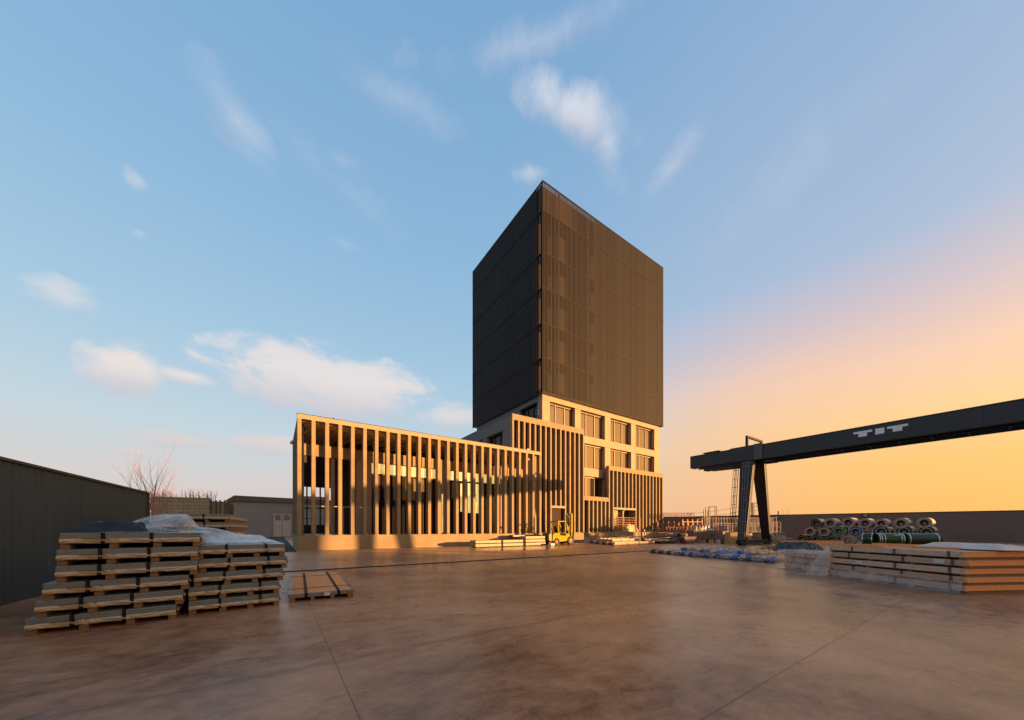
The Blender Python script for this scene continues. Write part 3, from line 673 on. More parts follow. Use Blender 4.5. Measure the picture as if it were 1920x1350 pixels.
# flood lights on the wall
def wallpt(px): 
    q = (px-960)/F; t = (q*A0.y-A0.x)/(d1.x-q*d1.y); return A0+d1*t
for i, (px, z) in enumerate(((1456, 3.38), (1621.5, 3.45))):
    p = wallpt(px); n_ = Vector((d1.y, -d1.x, 0)); 
    if i == 0:
        fl0 = empty('flood_light', p+Vector((0, 0, z)), math.atan2(d1.y, d1.x))
        MB().box(-.28, .28, -.22, -.12, -.22, .22).build('housing', M_black, fl0); MB().box(-.2, .2, -.235, -.222, -.12, .14).build('lamp_glass', M_led, fl0); MB().box(-.05, .05, -.12, 0, -.05, .05).build('bracket', M_black, fl0)
        fo = fl0
    else: fo = copytree(fl0); fo.location = p+Vector((0, 0, z))
    tag(fo, ['square black flood light on the brown wall just right of the crane legs', 'square black flood light at the wall top above the stacked coils'][i], 'flood light', 'flood lights on the yard wall')
p = wallpt(1462); ps = MB().box(-.06, .06, -.06, .06, 0, .55).build('wall_post', M_black); ps.location = p+Vector((-.1, .15, 3.78)); tag(ps, 'short dark post standing on top of the yard wall right of the crane', 'post')

# ------------------------------------------------------------------ coils
dc = Vector((.82, -.57, 0)).normalized(); C0 = Vector((32.7, 39.2, 0)); axd = Vector((.84, .55, 0)).normalized()
def coilY(px):
    q = (px-960)/F; t = (q*C0.y-C0.x)/(dc.x-q*dc.y); return C0+dc*t
def coil(px, py, hp, kind, label, ri=.56, ln=1.8, back=0.0):
    c = coilY(px)+axd*back*0; Y = c.y; r = hp/2/F*Y; z = CAMZ+(HZ-py)/F*Y
    o = empty('steel_coil', (c.x, c.y, z-r), 0)
    body = {'kraft': M_kraft, 'dgreen': M_dgreen, 'green': M_green, 'blue': M_blue}[kind]
    MB().ring((0, 0, r), axd, r, r*ri, ln, 36).build('wrapping', body if kind != 'kraft' else M_kraft, o, smooth=False)
    if kind != 'kraft' and kind != 'dring':
        MB().ring((-axd.x*.012, -axd.y*.012, r), axd, r*1.01, r*.965, .05, 36).ring((-axd.x*.012, -axd.y*.012, r), axd, r*ri*1.07, r*ri*.98, .05, 30).build('edge_ring', M_band, o)
    else:
        MB().ring((-axd.x*.01, -axd.y*.01, r), axd, r*ri*1.05, r*ri*.97, .05, 30).build('core_ring', mat('rust_ring', (.16, .10, .07), .6), o)
    for t in (.35, 1.15): MB().ring(Vector((0, 0, r))+axd*t, axd, r*1.012, r*1.0, .06, 36).build('band', M_band, o)
    MB().tube(Vector((0, 0, r))+axd*.55, Vector((0, 0, r))+axd*.6, r*ri*1.01, n=24).build('core_plug', M_scrap, o)
    MB().tube(Vector((.0, 0, r*.85))+axd*.2, Vector((0, 0, r*.95))+axd*.5, r*.25, r*.12, n=7).build('core_packing', M_kraft, o)
    tag(o, label, 'steel coil', 'wrapped steel coils stacked against the yard wall'); return o
CL = [(1529.6, 980.8, 16.5, 'dgreen', 'dark green ended coil, leftmost of the top row'), (1556, 980.6, 17.5, 'kraft', 'grey brown paper coil, second from left in the top row'),
      (1590, 979.6, 19, 'kraft', 'grey brown coil in the top row, above the gap between bright green and blue coils'), (1621.5, 981, 18.5, 'kraft', 'grey brown coil of the top row under the upper flood light'),
      (1652, 981.5, 18, 'kraft', 'grey brown coil of the top row resting on the large dark green coil'), (1689, 981, 20, 'kraft', 'large grey brown coil, farthest right of the top row in the photo'),
      (1518, 996.6, 16.2, 'kraft', 'brown coil, leftmost of the middle row'), (1544.5, 997.2, 16.2, 'kraft', 'brown coil between the leftmost middle one and the bright green one'),
      (1572.5, 996, 19.5, 'green', 'bright green ended coil in the middle row'), (1604.5, 996.5, 19.5, 'blue', 'blue ended coil in the middle row'),
      (1652, 996.4, 23.0, 'dgreen', 'large dark green coil with white rings, right of the blue coil'), (1695, 996.6, 23.0, 'dgreen', 'large dark green coil cut by the right edge of the photo'),
      (1503, 1010.4, 16.6, 'dgreen', 'dark coil with thin steel ring, leftmost of the bottom row'), (1531, 1010.8, 16.6, 'dgreen', 'dark coil, second from left of the bottom row'), (1559, 1011, 17, 'dgreen', 'dark green coil of the bottom row under the bright green one'),
      (1737, 997.5, 23, 'dgreen', 'large dark green coil beyond the right edge of the photo'), (1733, 980, 20, 'kraft', 'grey brown top coil beyond the right edge of the photo')]
for c in CL: coil(*c)
# a torn paper coil and two green coils lying sideways in front
o = coil(1590, 1012.3, 20, 'kraft', 'torn brown paper coil at the bottom, left of the long green coils', .45, 1.0)
tp = MB().grid(lambda a, b: ((a-.5)*.5, -.08-.12*noise.noise(Vector((a*4, b*4, 2))), .25+b*.5+.08*noise.noise(Vector((a*5, b*5, 7)))), 10, 10).build('torn_paper', M_kraft, o)
Lp = []
for i, (pa, pb, lab) in enumerate(((1618, 1641, 'dark green coil lying on its side, next to the torn brown coil'), (1642, 1694, 'long dark green coil lying on its side with white bands and a white label'), (1696, 1760, 'dark green coil lying on its side at the right edge of the photo'))):
    Yc = 33.5-i*.9; p0 = Vector(((pa-960)/F*Yc, Yc, 0)); p1 = Vector(((pb-960)/F*(Yc-.7), Yc-.7, 0)); ln = (p1-p0).length
    o = empty('steel_coil', p0, math.atan2((p1-p0).y, (p1-p0).x)); r = .56
    MB().ring((0, 0, r+.1), (1, 0, 0), r, r*.5, ln-.05, 36).build('wrapping', M_dgreen if i != 1 else mat('mid_green_wrap', (.014, .06, .014), .25, rvar=.1), o)
    bd = MB()
    for t in ((.04, .9) if i != 1 else (.02, .10, .22, .84, .93)): bd.ring((t*(ln-.1), 0, r+.1), (1, 0, 0), r*1.012, r, .07, 36)
    bd.build('band', M_band, o)
    MB().box(.1, .3, -.5, .5, 0, .12).box(ln-.4, ln-.2, -.5, .5, 0, .12).build('cradle', M_wood, o)
    if i == 1: MB().box(ln*.55, ln*.55+.42, -r*.78, -r*.76, r+.42, r+.54).build('paper_label', M_label, o)
    tag(o, lab, 'steel coil', 'green coils lying on their sides')

# ------------------------------------------------------------------ sheet metal packages (left)
def package(L, D, nb=4, straps=(.25, .68), seed=0, sheet=M_steel):
    rnd = random.Random(seed)
    root = empty('sheet_metal_package', (0, 0, 0))
    w = .10; pm = MB()
    for i in range(nb):
        x = (L-w)*i/(nb-1); pm.box(x, x+w, .0, D, 0, .078)
    pm.box(.01, L-.01, .02, .12, .079, .094).box(.01, L-.01, D*.5, D*.5+.1, .079, .094).box(.01, L-.01, D-.12, D-.02, .079, .094)
    pm.build('pallet', M_wood, root, bevel=.004)
    def fold(a, b):
        x = a*L; k = noise.noise(Vector((x*3.2+seed, b*1.2, seed*1.7)))
        f = abs(math.sin(x*8+b*2.2+k*7+.8*math.sin(x*3+seed)))*.030*(.4+abs(k)*2.2) + k*.012
        bulge = .02*math.sin(math.pi*b)
        return (x, -.012-bulge-f*(.3+b*.7) , .085+b*.080+(.010*noise.noise(Vector((x*4, seed, 0))) if b == 0 else 0))
    pp = MB().grid(fold, 110, 9)
    def foldr(a, b):
        y = a*D; k = noise.noise(Vector((y*3+seed, b*1.2, seed*2.7+9)))
        return (L+.010+.02*math.sin(math.pi*b)+k*.02, y, .085+b*.080)
    pp.grid(foldr, 40, 5)
    pp.box(.01, L-.01, .01, D-.01, .096, .160)
    pp.build('paper_skirt', M_paper, root, smooth=True, recalc=False)
    MB().box(-.004, L+.004, -.012, D+.01, .163, .246).build('sheet_stack', sheet, root, bevel=.006)
    MB().box(0, L, -.006, D, .2475, .252).build('film_top', M_film_g, root)
    for t in straps:
        x = L*t; lean = rnd.uniform(-.01, .01)
        m = MB()
        m.hexa([(x+lean, -.045, .085), (x+.045+lean, -.045, .085), (x+.045+lean, -.036, .085), (x+lean, -.036, .085)], [(x, -.022, .256), (x+.045, -.022, .256), (x+.045, -.013, .256), (x, -.013, .256)])
        m.box(x, x+.045, -.022, D, .2535, .257)
        m.build('strap', M_strap, root)
    return root
prot = package(1.40, 3.6, 4, (.30, .75), 1)
prot2 = package(1.62, 3.6, 4, (.26, .60), 5)
proto_used = {prot: False, prot2: False}
RA = math.atan2(.86, 1.04)-.02
def place(pr, fr, rz, z, label, group, dx=0, dy=0, tilt=0):
    o = pr if not proto_used[pr] else copytree(pr); proto_used[pr] = True
    ca, sa = math.cos(rz), math.sin(rz)
    o.location = (fr.x+dx*ca-dy*sa, fr.y+dx*sa+dy*ca, z); o.rotation_euler = (0, tilt, rz)
    tag(o, label, 'sheet metal package', group); return o
ORD = ['first', 'second', 'third', 'fourth', 'fifth', 'sixth', 'seventh', 'eighth', 'ninth', 'tenth', 'eleventh', 'twelfth', 'thirteenth', 'fourteenth', 'fifteenth', 'sixteenth', 'seventeenth', 'eighteenth', 'nineteenth', 'twentieth', 'twenty-first', 'twenty-second', 'twenty-third', 'twenty-fourth']
ordn = ['bottom', 'second', 'third', 'fourth', 'fifth', 'sixth', 'seventh', 'eighth']
FR = G(354, 1153.5)
jit = [(0.0, 0), (0, 0), (.07, .02), (.14, .03), (.10, .02)]
for k in range(5):
    l = 'strapped sheet metal package on the ground, bottom of the right foreground stack' if k == 0 else 'strapped sheet metal package, %s layer up in the right foreground stack' % ordn[k]
    place(prot, FR, RA, k*.259, l, 'strapped sheet metal packages stacked in the left foreground', jit[k][0], jit[k][1])
FL = G(336, 1159.5)
jl = [-.02, .07, .14, .26, .27, .30]
for k in range(6):
    l = 'strapped sheet metal package on the ground, bottom of the left foreground stack' if k == 0 else 'strapped sheet metal package, %s layer up in the left foreground stack' % ordn[k]
    place(prot2, FL, RA, k*.257, l, 'strapped sheet metal packages stacked in the left foreground', jl[k]-1.64, .0)
FB = Vector((-10.75, 10.6, 0))
for k in range(8):
    place(prot2, FB, R(30), k*.262, ('greenish paper wrapped package, top of the tall stack behind the plastic sheet' if k == 7 else 'strapped package, %s layer of the tall stack behind the foreground pair' % ordn[k]), 'packages of the tall rear stack', .05*math.sin(k*2.2), 0)

# ------------------------------------------------------------------ flat board pallet
fp0 = G(541, 1130); fp1 = G(664, 1118.5); rz = math.atan2(fp1.y-fp0.y, fp1.x-fp0.x); Lw = (fp1-fp0).length
bp = empty('board_pallet', fp0, rz); tag(bp, 'low wooden board package with dark crossing straps lying flat on the yard floor', 'pallet'); Dp = 4.1
m = MB(); m.box(.02, .12, .0, Dp, 0, .085).box(Lw-.14, Lw-.02, 0, Dp, 0, .085).build('runner', M_wood, bp, bevel=.004)
m = MB(); m.tube((.45, -.01, .045), (.45, Dp, .045), .042, n=14).tube((.85, -.01, .045), (.85, Dp, .045), .042, n=14).build('round_runner', M_wood, bp)
m = MB()
nb = 9
for i in range(nb): y0 = .01+i*(Dp-.02)/nb; m.box(0, Lw, y0, y0+(Dp-.02)/nb-.008, .142, .168)
m.build('boards', M_wood2, bp, bevel=.003)
MB().box(0, Lw, 0, Dp, .087, .12).build('deck', mat('red_deck', (.34, .13, .06), .7, var=.3), bp)
e = MB().box(-.004, Lw+.004, -.014, 0, .115, .172).box(-.004, Lw+.004, 0, .04, .1685, .174).box(Lw, Lw+.012, 0, Dp, .115, .172).box(Lw-.05, Lw+.01, .04, Dp, .1685, .174).box(-.012, 0, 0, Dp, .115, .172).box(-.01, .05, .04, Dp, .1685, .174)
e.build('steel_edge', M_steel, bp, bevel=.003)
for x in (.30, .95): MB().box(x, x+.06, -.02, Dp+.01, .1745, .179).box(x, x+.06, -.024, -.0145, .09, .1745).build('strap', M_strap, bp)
for y in (.72, 3.2): MB().box(-.01, Lw+.01, y, y+.03, .1795, .184).build('thin_strap', M_strap, bp)
MB().box(.68, .80, -.030, -.025, .085, .165).build('paper_label', M_label, bp)

# ------------------------------------------------------------------ plastic sheets
def rough(p, s=1.0): return noise.fractal(p*s, 0.7, 2.0, 4)
def crumple(p, s):      # ridged folds
    v_ = 0; a = 1; q = Vector(p)*s; q = q+Vector((noise.noise(q*.7), noise.noise(q*.7+Vector((5, 2, 1))), 0))*.9
    for i in range(4):
        v_ += a*(1-abs(noise.noise(q))*2.2); q = q*1.9+Vector((3.1, 1.7, .3)); a *= .5
    return v_/1.9
ps = empty('clear_plastic_sheet', FR+Vector((0, 0, 1.295)), RA)
tag(ps, 'crumpled clear plastic sheet heaped over the top of the foreground stacks', 'plastic sheet')
def psh(a, b):
    x = -1.25+a*2.62; y = .02+b*2.7
    hump = .34*math.exp(-((x+.40)/.72)**2)*math.exp(-((y-1.5)/1.5)**2)+.24*math.exp(-((x-.35)/.5)**2)*math.exp(-((y-1.2)/1.0)**2)
    fold_ = .13*crumple(Vector((x*.8, y*.7, 1.0)), 1.1)
    base = .26*(1 if x < -.12 else max(0, 1-(x+.12)/.16))
    edge = min(1, min(a, 1-a)*7, b*7)
    z = base+.012+(hump+max(0, fold_))*edge*(.75 if x < .9 else .5)
    if x > 1.22: z -= (x-1.22)*.6
    return (x, y+.05*noise.noise(Vector((x*3, b*3, 0))), z)
MB().grid(psh, 90, 70).build('film', M_plast, ps, smooth=True, recalc=False)
def psh2(a, b):
    x = .1+a*1.3; y = .6+b*1.9
    edge = min(1, min(a, 1-a)*5, min(b, 1-b)*5)
    return (x, y, .02+edge*(.05+.17*max(0, crumple(Vector((x, y, 4)), 2.6)))*(1.1-.5*a))
MB().grid(psh2, 70, 60).build('film_fold', mat('milky_film', (.70, .70, .68), .3, var=.1, bump=.6, bscale=8, alpha=(.5, .85)), ps, smooth=True, recalc=False)
ck = empty('black_cloth', FL+Vector((0, 0, 1.545)), RA); tag(ck, 'rumpled black cloth on the left foreground stack beside the plastic sheet', 'cloth')
def ckf(a, b):
    x = -1.30+a*.90; y = .10+b*1.3; ed = min(1, min(a, 1-a)*6, min(b, 1-b)*6)
    return (x+.04*noise.noise(Vector((a*5, b*5, 0))), y+.05*noise.noise(Vector((a*5, 3, b*5))), .012+ed*(.10+.10*crumple(Vector((x, y, 9)), 2.4)))
MB().grid(ckf, 50, 50).build('cloth', M_cloth, ck, smooth=True, recalc=False)

# ------------------------------------------------------------------ crates right with film
cdv = Vector((.108, -1, 0)).normalized(); K0 = G(1556, 1080); rk = math.atan2(cdv.y, cdv.x)
def crate_stack(origin, L, n, zt, lab, sh, D=2.2):
    # local +x towards the camera, local y away from the visible face (to the right)
    h = zt/n; out = []
    for k in range(n):
        o = empty('flat_crate', (origin.x+cdv.x*sh[k], origin.y+cdv.y*sh[k], k*h), rk)
        MB().box(.01, L-.01, .01, D, h*.32, h*.97).build('crate_body', M_wood2, o)
        bds = MB(); cut = L*(.42+.13*((k*7) % 4)) if n == 5 else L*.97
        for (x0, x1, za, zb) in ((0, cut-.006, .31, .62), (0, L*.97, .64, .98), (cut+.006, L, .31, .62)): bds.box(x0, x1, -.004+.004*(k % 2), .02, h*za, h*zb)
        for j in range(9): bds.box(0, L, .03+j*(D-.05)/9, .03+(j+1)*(D-.05)/9-.012, h*.971, h*.983)
        bds.build('boards', M_tan if k % 2 else mat('crate_wood_pale', (.62, .40, .29), .8, spec=.25, var=.35, scale=7, bump=.4, stretch=(1, 5, 9)), o, bevel=.004)
        rn = MB()
        for i in range(4): x = .04+i*(L-.16)/3; rn.box(x, x+.08, .02, D-.02, 0, h*.295)
        rn.box(.0, L, .015, .10, h*.2, h*.295)
        rn.build('runner', M_wood, o)
        for t in (.16+.05*(k % 3), .55+.04*(k % 2), .9):
            st_ = MB().box(L*t, L*t+.06, -.012, -.006, h*.2, h); st_.box(L*t, L*t+.06, -.012, D, h*.985, h*.999)
            st_.build('strap', mat('grey_strap', (.07, .065, .07), .5), o)
        if k in (2, 3) and n == 5: MB().box(L*(.24 if k == 2 else .80), L*(.24 if k == 2 else .80)+.22, -.014, -.0085, h*.4, h*.95).build('paper_label', M_label, o)
        tag(o, lab % ordn[k], 'crate', 'flat wooden crates stacked at the right foreground'); out.append(o)
    return out
# local frame: x along cdv; the visible face is at local y = 0, body must lie on +X side: left-hand normal of cdv is +X
crate_stack(K0, 3.3, 5, 1.04, 'flat brown wooden crate, %s layer of the tall stack at the right foreground', [0, .02, .0, .05, -.02])
crate_stack(G(1470, 1064.5), 1.65, 3, .66, 'flat pinkish crate, %s layer of the low stack under the plastic behind the tall crates', [0, .04, .02], 1.8)
MB_o = MB().box(.1, 1.5, .1, .22, 0, .07).box(.3, 2.6, .9, 1.0, 0, .06).box(.1, 3.2, 1.5, 1.62, 0, .08).build('loose_planks', M_wood2); MB_o.location = (K0.x, K0.y, 1.045); MB_o.rotation_euler = (0, 0, rk)
tag(MB_o, 'loose orange brown planks lying on the tall crate stack', 'plank')
sh_ = empty('folded_sheet', (K0.x+.9+.2, K0.y-1.4, 1.05), rk); tag(sh_, 'pale pink folded plastic sheet lying on top of the tall crates', 'plastic sheet')
MB().grid(lambda a, b: (a*1.9, b*1.0, .02+.13*min(1, min(a, 1-a)*6, min(b, 1-b)*4)*(1+.4*noise.noise(Vector((a*4, b*4, 1))))), 30, 20).build('folds', mat('pink_sheet', (.62, .46, .40), .5, bump=.5, bscale=6), sh_, smooth=True, recalc=False)
dp = empty('draped_plastic_sheet', G(1470, 1064.5), rk); tag(dp, 'torn translucent pinkish plastic sheet draped over the low crates and trailing on the floor', 'plastic sheet')
def drape(a, b):      # a along x (0..1.75+), b from top back down to the ground in front
    x = -.25+a*2.5; s = b*2.4
    n1 = noise.noise(Vector((x*2.4, s*.6, 3))); rid = 1.7*crumple(Vector((x*2.0, s*.45, 6)), 2.0)
    if s < 1.1: y = 1.1-s; z = .68+.05*rid+ (.34*max(0, a-.72)*2.6)
    elif s < 1.75: t = (s-1.1)/.65; y = -.02-.10*t*(1+n1)-.05*rid*t; z = .70*(1-t)+.01+(.34*max(0, a-.72)*2.6)*(1-t)
    else: t = (s-1.75)/.65; y = -.12-.10*(1+n1)-t*(.22+.35*max(0, noise.noise(Vector((x*1.2, 0, 8)))+.3)); z = .015+.02*max(0, rid)*(1-t)
    return (x+.12*n1, y, z)
MB().grid(drape, 80, 70).build('film', M_plast2, dp, smooth=True, recalc=False)
dq = empty('trailing_plastic_sheet', K0, rk); tag(dq, 'thin pale plastic sheet trailing on the floor along the foot of the tall crates', 'plastic sheet')
def trail(a, b):
    x = .15+a*3.1; hgt = .46*(.6+.6*noise.noise(Vector((x*.8, 2, 2))))
    rid = crumple(Vector((x, b*1.2, 3)), 2.2)
    if b < .45: t = b/.45; return (x, -.02-.07*t-.02*rid, hgt*(1-t)+.012)
    t = (b-.45)/.55; return (x, -.09-t*(.18+.10*a+.08*noise.noise(Vector((x, 5, 5)))), .012+.012*max(0, rid)*(1-t))
MB().grid(trail, 80, 24).build('film', M_plast2, dq, smooth=True, recalc=False)
# peak of film between the stacks
pkf = empty('plastic_sheet_peak', K0, rk); tag(pkf, 'peaked fold of translucent plastic hanging from the corner of the tall crates to the floor', 'plastic sheet')
def peak(a, b):
    w_ = .02+.50*b**.8*(1-.25*max(0, b-.75)*4*.5); x = -.02+(a-.65)*w_*1.6
    z = 1.06*(1-b)+.012; y = -.03-.34*b**1.5-.06*crumple(Vector((a*1.2, b*1.5, 2)), 1.6)*b
    return (x, y, z)
MB().grid(peak, 34, 50).build('film', M_plast2, pkf, smooth=True, recalc=False)

# ------------------------------------------------------------------ rods with blue wrapped ends
def rod_bundle(p, L, r, rz, mrod, mcap, label, seed, z=0, nrod=7, group='rod bundles with plastic wrapped ends'):
    rnd = random.Random(seed)
    o = empty('rod_bundle', (p.x, p.y, z), rz); m = MB()
    for i in range(nrod):
        a = 2*math.pi*i/(nrod-1) if i else 0; rr = r*.34
        y, zz = (math.cos(a)*r*.62, math.sin(a)*r*.62) if i else (0, 0)
        l0 = rnd.uniform(0, .12)
        m.tube((l0, y, r+zz), (L+rnd.uniform(-.1, .1), y*.9, r+zz), rr, n=7)
    m.build('rods', mrod, o)
    if mcap:
        def wrapf(a, b):
            t = b*2*math.pi; k = 1.05+.55*noise.noise(Vector((a*6*(.5+rnd_l)+seed, math.cos(t)*1.6, math.sin(t)*1.6)))+.18*noise.noise(Vector((a*22+seed, math.cos(t)*5, math.sin(t)*5)))
            if a < .08: k *= a/.08
            return (-.05+a*(.25+.9*rnd_l)+.05*noise.noise(Vector((b*9, seed, 0))), math.cos(t)*r*k, max(.004, r+math.sin(t)*r*k))
        rnd_l = rnd.random()
        MB().grid(wrapf, 22, 18).build('end_wrap', mcap, o, smooth=False, recalc=False)
    for t in (.3, .6, .85): MB().ring((L*t, 0, r), (1, 0, 0), r*1.04, r*.98, .05, 14).build('tie', mcap if mcap and seed % 2 else M_scrap, o)
    tag(o, label, 'rod bundle', group); return o
A, B_ = G(1216, 1036.5), G(1440, 1056)
nB = 24
for i in range(nB):
    t = i/(nB-1); p = A.lerp(B_, t)
    early = t < .3
    mr = M_rod if i % 3 else M_rodw
    cp = (M_scrap if i % 2 else None) if early else (M_blueplast if (i*7 % 5) < 2 else None if (i*7 % 5) == 3 else mat('milky_wrap', (.42, .36, .40), .4, color2=(.12, .06, .04), scale=8, bump=.5, bscale=9))
    where = ('bare ended steel rod bundle, %s from the left tip of the flat rod pile' if early else 'plastic ended steel rod bundle, %s from the left tip of the flat rod pile') % ORD[i]
    rod_bundle(p, 5.8-1.2*t, .11+.03*random.random(), TH+R(random.uniform(-3, 3)), mr, cp, where, i+1, group='rod bundles of the flat pile, far part' if early else 'rod bundles of the flat pile, near part')
for i in range(9):      # second layer
    t = .25+i*.08; p = A.lerp(B_, t)+Vector((CU, SU, 0))*random.uniform(.3, 1.6)
    rod_bundle(p, 3.2, .10, TH+R(random.uniform(-6, 6)), M_rod if i % 2 else M_rodw, M_blueplast if i % 3 == 0 else None, 'steel rod bundle lying on top of the flat rod pile, %s from the left' % ORD[i], 50+i, .22, group='rod bundles on top of the flat pile')
# crumpled plastic over the rods
def rag(name, p, sx, sy, h, m_, label, cat='plastic sheet', rz=TH, sc=2.6, seed=0, z=0.0):
    o = empty(name, Vector((p.x, p.y, z)), rz); tag(o, label, cat)
    def f(a, b):
        ed = min(1, min(a, 1-a)*5, min(b, 1-b)*5)
        x = a*sx; y = b*sy
        return (x+.08*noise.noise(Vector((x*3, y*3, seed))), y+.08*noise.noise(Vector((x*3, seed, y*3))), .02+ed*h*(.45+.6*crumple(Vector((x, y, seed)), sc)))
    MB().grid(f, 90, 64).build('folds', m_, o, smooth=True, recalc=False); return o
rag('teal_tarpaulin', G(1462, 1038)+Vector((.2, .2, 0)), 3.2, 1.3, .75, M_tealp, 'dark teal tarpaulin heaped on the rod pile in front of the coils', 'tarpaulin', 0.0, 4.5, 3)
rag('blue_plastic_heap', G(1412, 1049.5), 2.8, 2.6, .40, mat('pale_blue_film', (.34, .29, .34), .45, var=.4, color2=(.02, .08, .28), scale=3.5, bump=.7, bscale=8), 'crumpled pale blue plastic wrapping spread over the near rods', 'plastic sheet', TH, 5.5, 5)
rag('white_plastic_heap', G(1362, 1041.5), 3.4, 3.4, .40, mat('white_blue_film', (.44, .31, .25), .45, var=.5, color2=(.03, .06, .16), scale=4, bump=.7, bscale=8), 'crumpled white and blue plastic wrapping on the middle of the rod pile', 'plastic sheet', TH, 5.5, 8)
# long pale beams behind the rods toward the coils
for i in range(5):
    p = G(1450+i*9, 1026-i*1.2); o = MB().box(0, 5.5, 0, .28, 0, .16).build('steel_beam', M_rodw if i % 2 else M_wood2); o.location = (p.x, p.y, .0+.17*(i % 3)); o.rotation_euler = (0, 0, R(-6+i*2))
    tag(o, 'long pale steel beam in front of the bottom coils, %s from the left' % ORD[i], 'beam', 'pale beams lying in front of the coils')
for i in range(3):
    p = G(1432+i*14, 1037-i*4); o = MB().box(0, 4.2, 0, .3, 0, .3).build('rusty_beam', M_rust); o.location = (p.x, p.y, .0); o.rotation_euler = (0, 0, R(12+i*5))
    tag(o, 'rusty orange beam between rods and crane leg, %s from the left' % ORD[i], 'beam', 'rusty beams beside the crane leg')
# white pipe bundle pile near the dock
A, B_ = G(1103, 1018.5), G(1150, 1023)
for i in range(9):
    t = i/8; p = A.lerp(B_, t)
    rod_bundle(p, 6.0+.4*(i % 3), .16, TH+R(random.uniform(-4, 3)), M_rodw, M_scrap if i % 2 else None, 'cream steel tube bundle, %s from the left in the dock heap lower layer' % ORD[i], 80+i, 0, group='tube bundles, lower layer by the dock')
for i in range(5):
    t = .1+i*.16; p = A.lerp(B_, t)+Vector((CU, SU, 0))*.8
    rod_bundle(p, 4.6, .15, TH+R(random.uniform(-4, 4)), M_rodw, None, 'cream steel tube bundle, %s from the left in the dock heap upper layer' % ORD[i], 95+i, .31, group='tube bundles, upper layer by the dock')

# ------------------------------------------------------------------ cream bundles by the base wall
def cream(pa, pb, nl, ytop, label, vv_=-3.2):
    u0, u1 = Uat(pa, vv_), Uat(pb, vv_); o = empty('cream_bundle', W(u0, vv_)); L_ = u1-u0; h = .29
    for k in range(nl):
        m = MB()
        for j in range(6):
            m.box(0+.02*(j % 2), L_-.02*(k % 2), j*.19, j*.19+.18, k*(h+.02)+.06, k*(h+.02)+h)
        m.build('tube_layer', M_cream, o, bevel=.01)
        b = MB()
        for t in (.15, .5, .82): b.box(L_*t, L_*t+.06, -.012, 1.16, k*(h+.02)+.05, k*(h+.02)+h+.015)
        b.build('binding', M_scrap, o)
    MB().box(.2, .3, 0, 1.1, 0, .06).box(L_-.3, L_-.2, 0, 1.1, 0, .06).build('bearer', M_wood, o)
    tag(o, label, 'bundle', 'cream tube bundles in front of the pavilion base'); return o
cream(892, 940, 2, 0, 'cream tube bundle two layers high, leftmost against the pavilion base')
cream(943.5, 981, 2, 0, 'cream tube bundle two layers high, in the middle of the three by the pavilion base')
cream(986, 1023, 3, 0, 'cream tube bundle three layers high, next to the forklift')
sbx = MB().box(0, 5.2, 0, .8, 0, 1.0); o = sbx.build('dark_steel_plates', M_scrap); o.location = W(Uat(962, -1.4), -1.4); o.rotation_euler = (0, 0, TH); tag(o, 'dark low block of steel plates between the cream bundles and the pavilion wall', 'steel plates')
rag('scrap_wire_heap', W(Uat(1012, -2.6), -2.6), 1.8, 1.2, .8, M_scrap, 'dark tangled scrap heap behind the left end of the forklift', 'scrap heap', TH, 3.5, 31)

# ------------------------------------------------------------------ forklift
fk = empty('forklift', W(Uat(1036, -3.6), -3.6)); tag(fk, 'yellow forklift truck with open cab parked facing right by the plinth', 'forklift')
# local x forward (right), y away
b_ = MB().prism([(0.0, .42), (0.05, 1.05), (.25, 1.22), (.95, 1.22), (1.05, .98), (1.75, .92), (1.8, 1.15), (2.25, 1.15), (2.45, .8), (2.5, .42), (2.0, .38), (.9, .32), (.6, .34)], 0, 1.2)
b_.build('body', M_yel, fk, bevel=.04)
MB().prism([(-.42, .45), (-.45, 1.0), (-.3, 1.2), (-.02, 1.2), (-.02, .42), (-.2, .38)], .06, 1.14).build('counterweight', mat('shaded_yellow', (.07, .055, .012), .5), fk, bevel=.05)  # yellow darkened here: shade put into the counterweight's colour
cg = MB()
for y in (.08, 1.12):
    cg.bar((.85, y, 1.2), (.80, y, 2.36), .09); cg.bar((2.30, y, 1.1), (2.15, y, 1.75), .08); cg.bar((2.15, y, 1.75), (1.75, y, 2.36), .08)
for i in range(5): x = .82+i*.235; cg.bar((x, .05, 2.39), (x, 1.15, 2.39), .06, .05)
cg.box(.75, 1.83, .03, .12, 2.33, 2.42).box(.75, 1.83, 1.08, 1.17, 2.33, 2.42)
cg.build('overhead_guard', M_yel, fk)
MB().box(1.0, 1.45, .35, .85, 1.2, 1.32).hexa([(.98, .35, 1.3), (1.1, .35, 1.3), (1.1, .85, 1.3), (.98, .85, 1.3)], [(.86, .38, 1.9), (.96, .38, 1.9), (.96, .82, 1.9), (.86, .82, 1.9)]).build('seat', M_black, fk, bevel=.03)
sw_ = MB().tube((2.0, .6, 1.15), (1.75, .6, 1.55), .03, n=8).ring((1.75, .6, 1.55), (-.5, 0, .8), .17, .14, .03, 16).build('steering_wheel', M_black, fk)
ms = MB()
for y in (.25, .95):
    ms.box(2.72, 2.90, y-.06, y+.06, .15, 3.2)
ms.build('mast', M_yel, fk)
msd = MB()
for y in (.4, .8): msd.box(2.76, 2.86, y-.03, y+.03, .2, 3.1)
for z in (.5, 1.3, 2.2, 3.05): msd.box(2.78, 2.85, .2, 1.0, z, z+.09)
msd.tube((2.7, .6, .3), (2.7, .6, 2.8), .05, n=8).bar((2.2, .25, 1.0), (2.74, .25, 1.7), .05)
msd.build('lift_carriage', M_black, fk)
bk = MB().box(2.93, 2.99, .05, 1.15, .3, .36).box(2.93, 2.99, .05, 1.15, 1.2, 1.26)
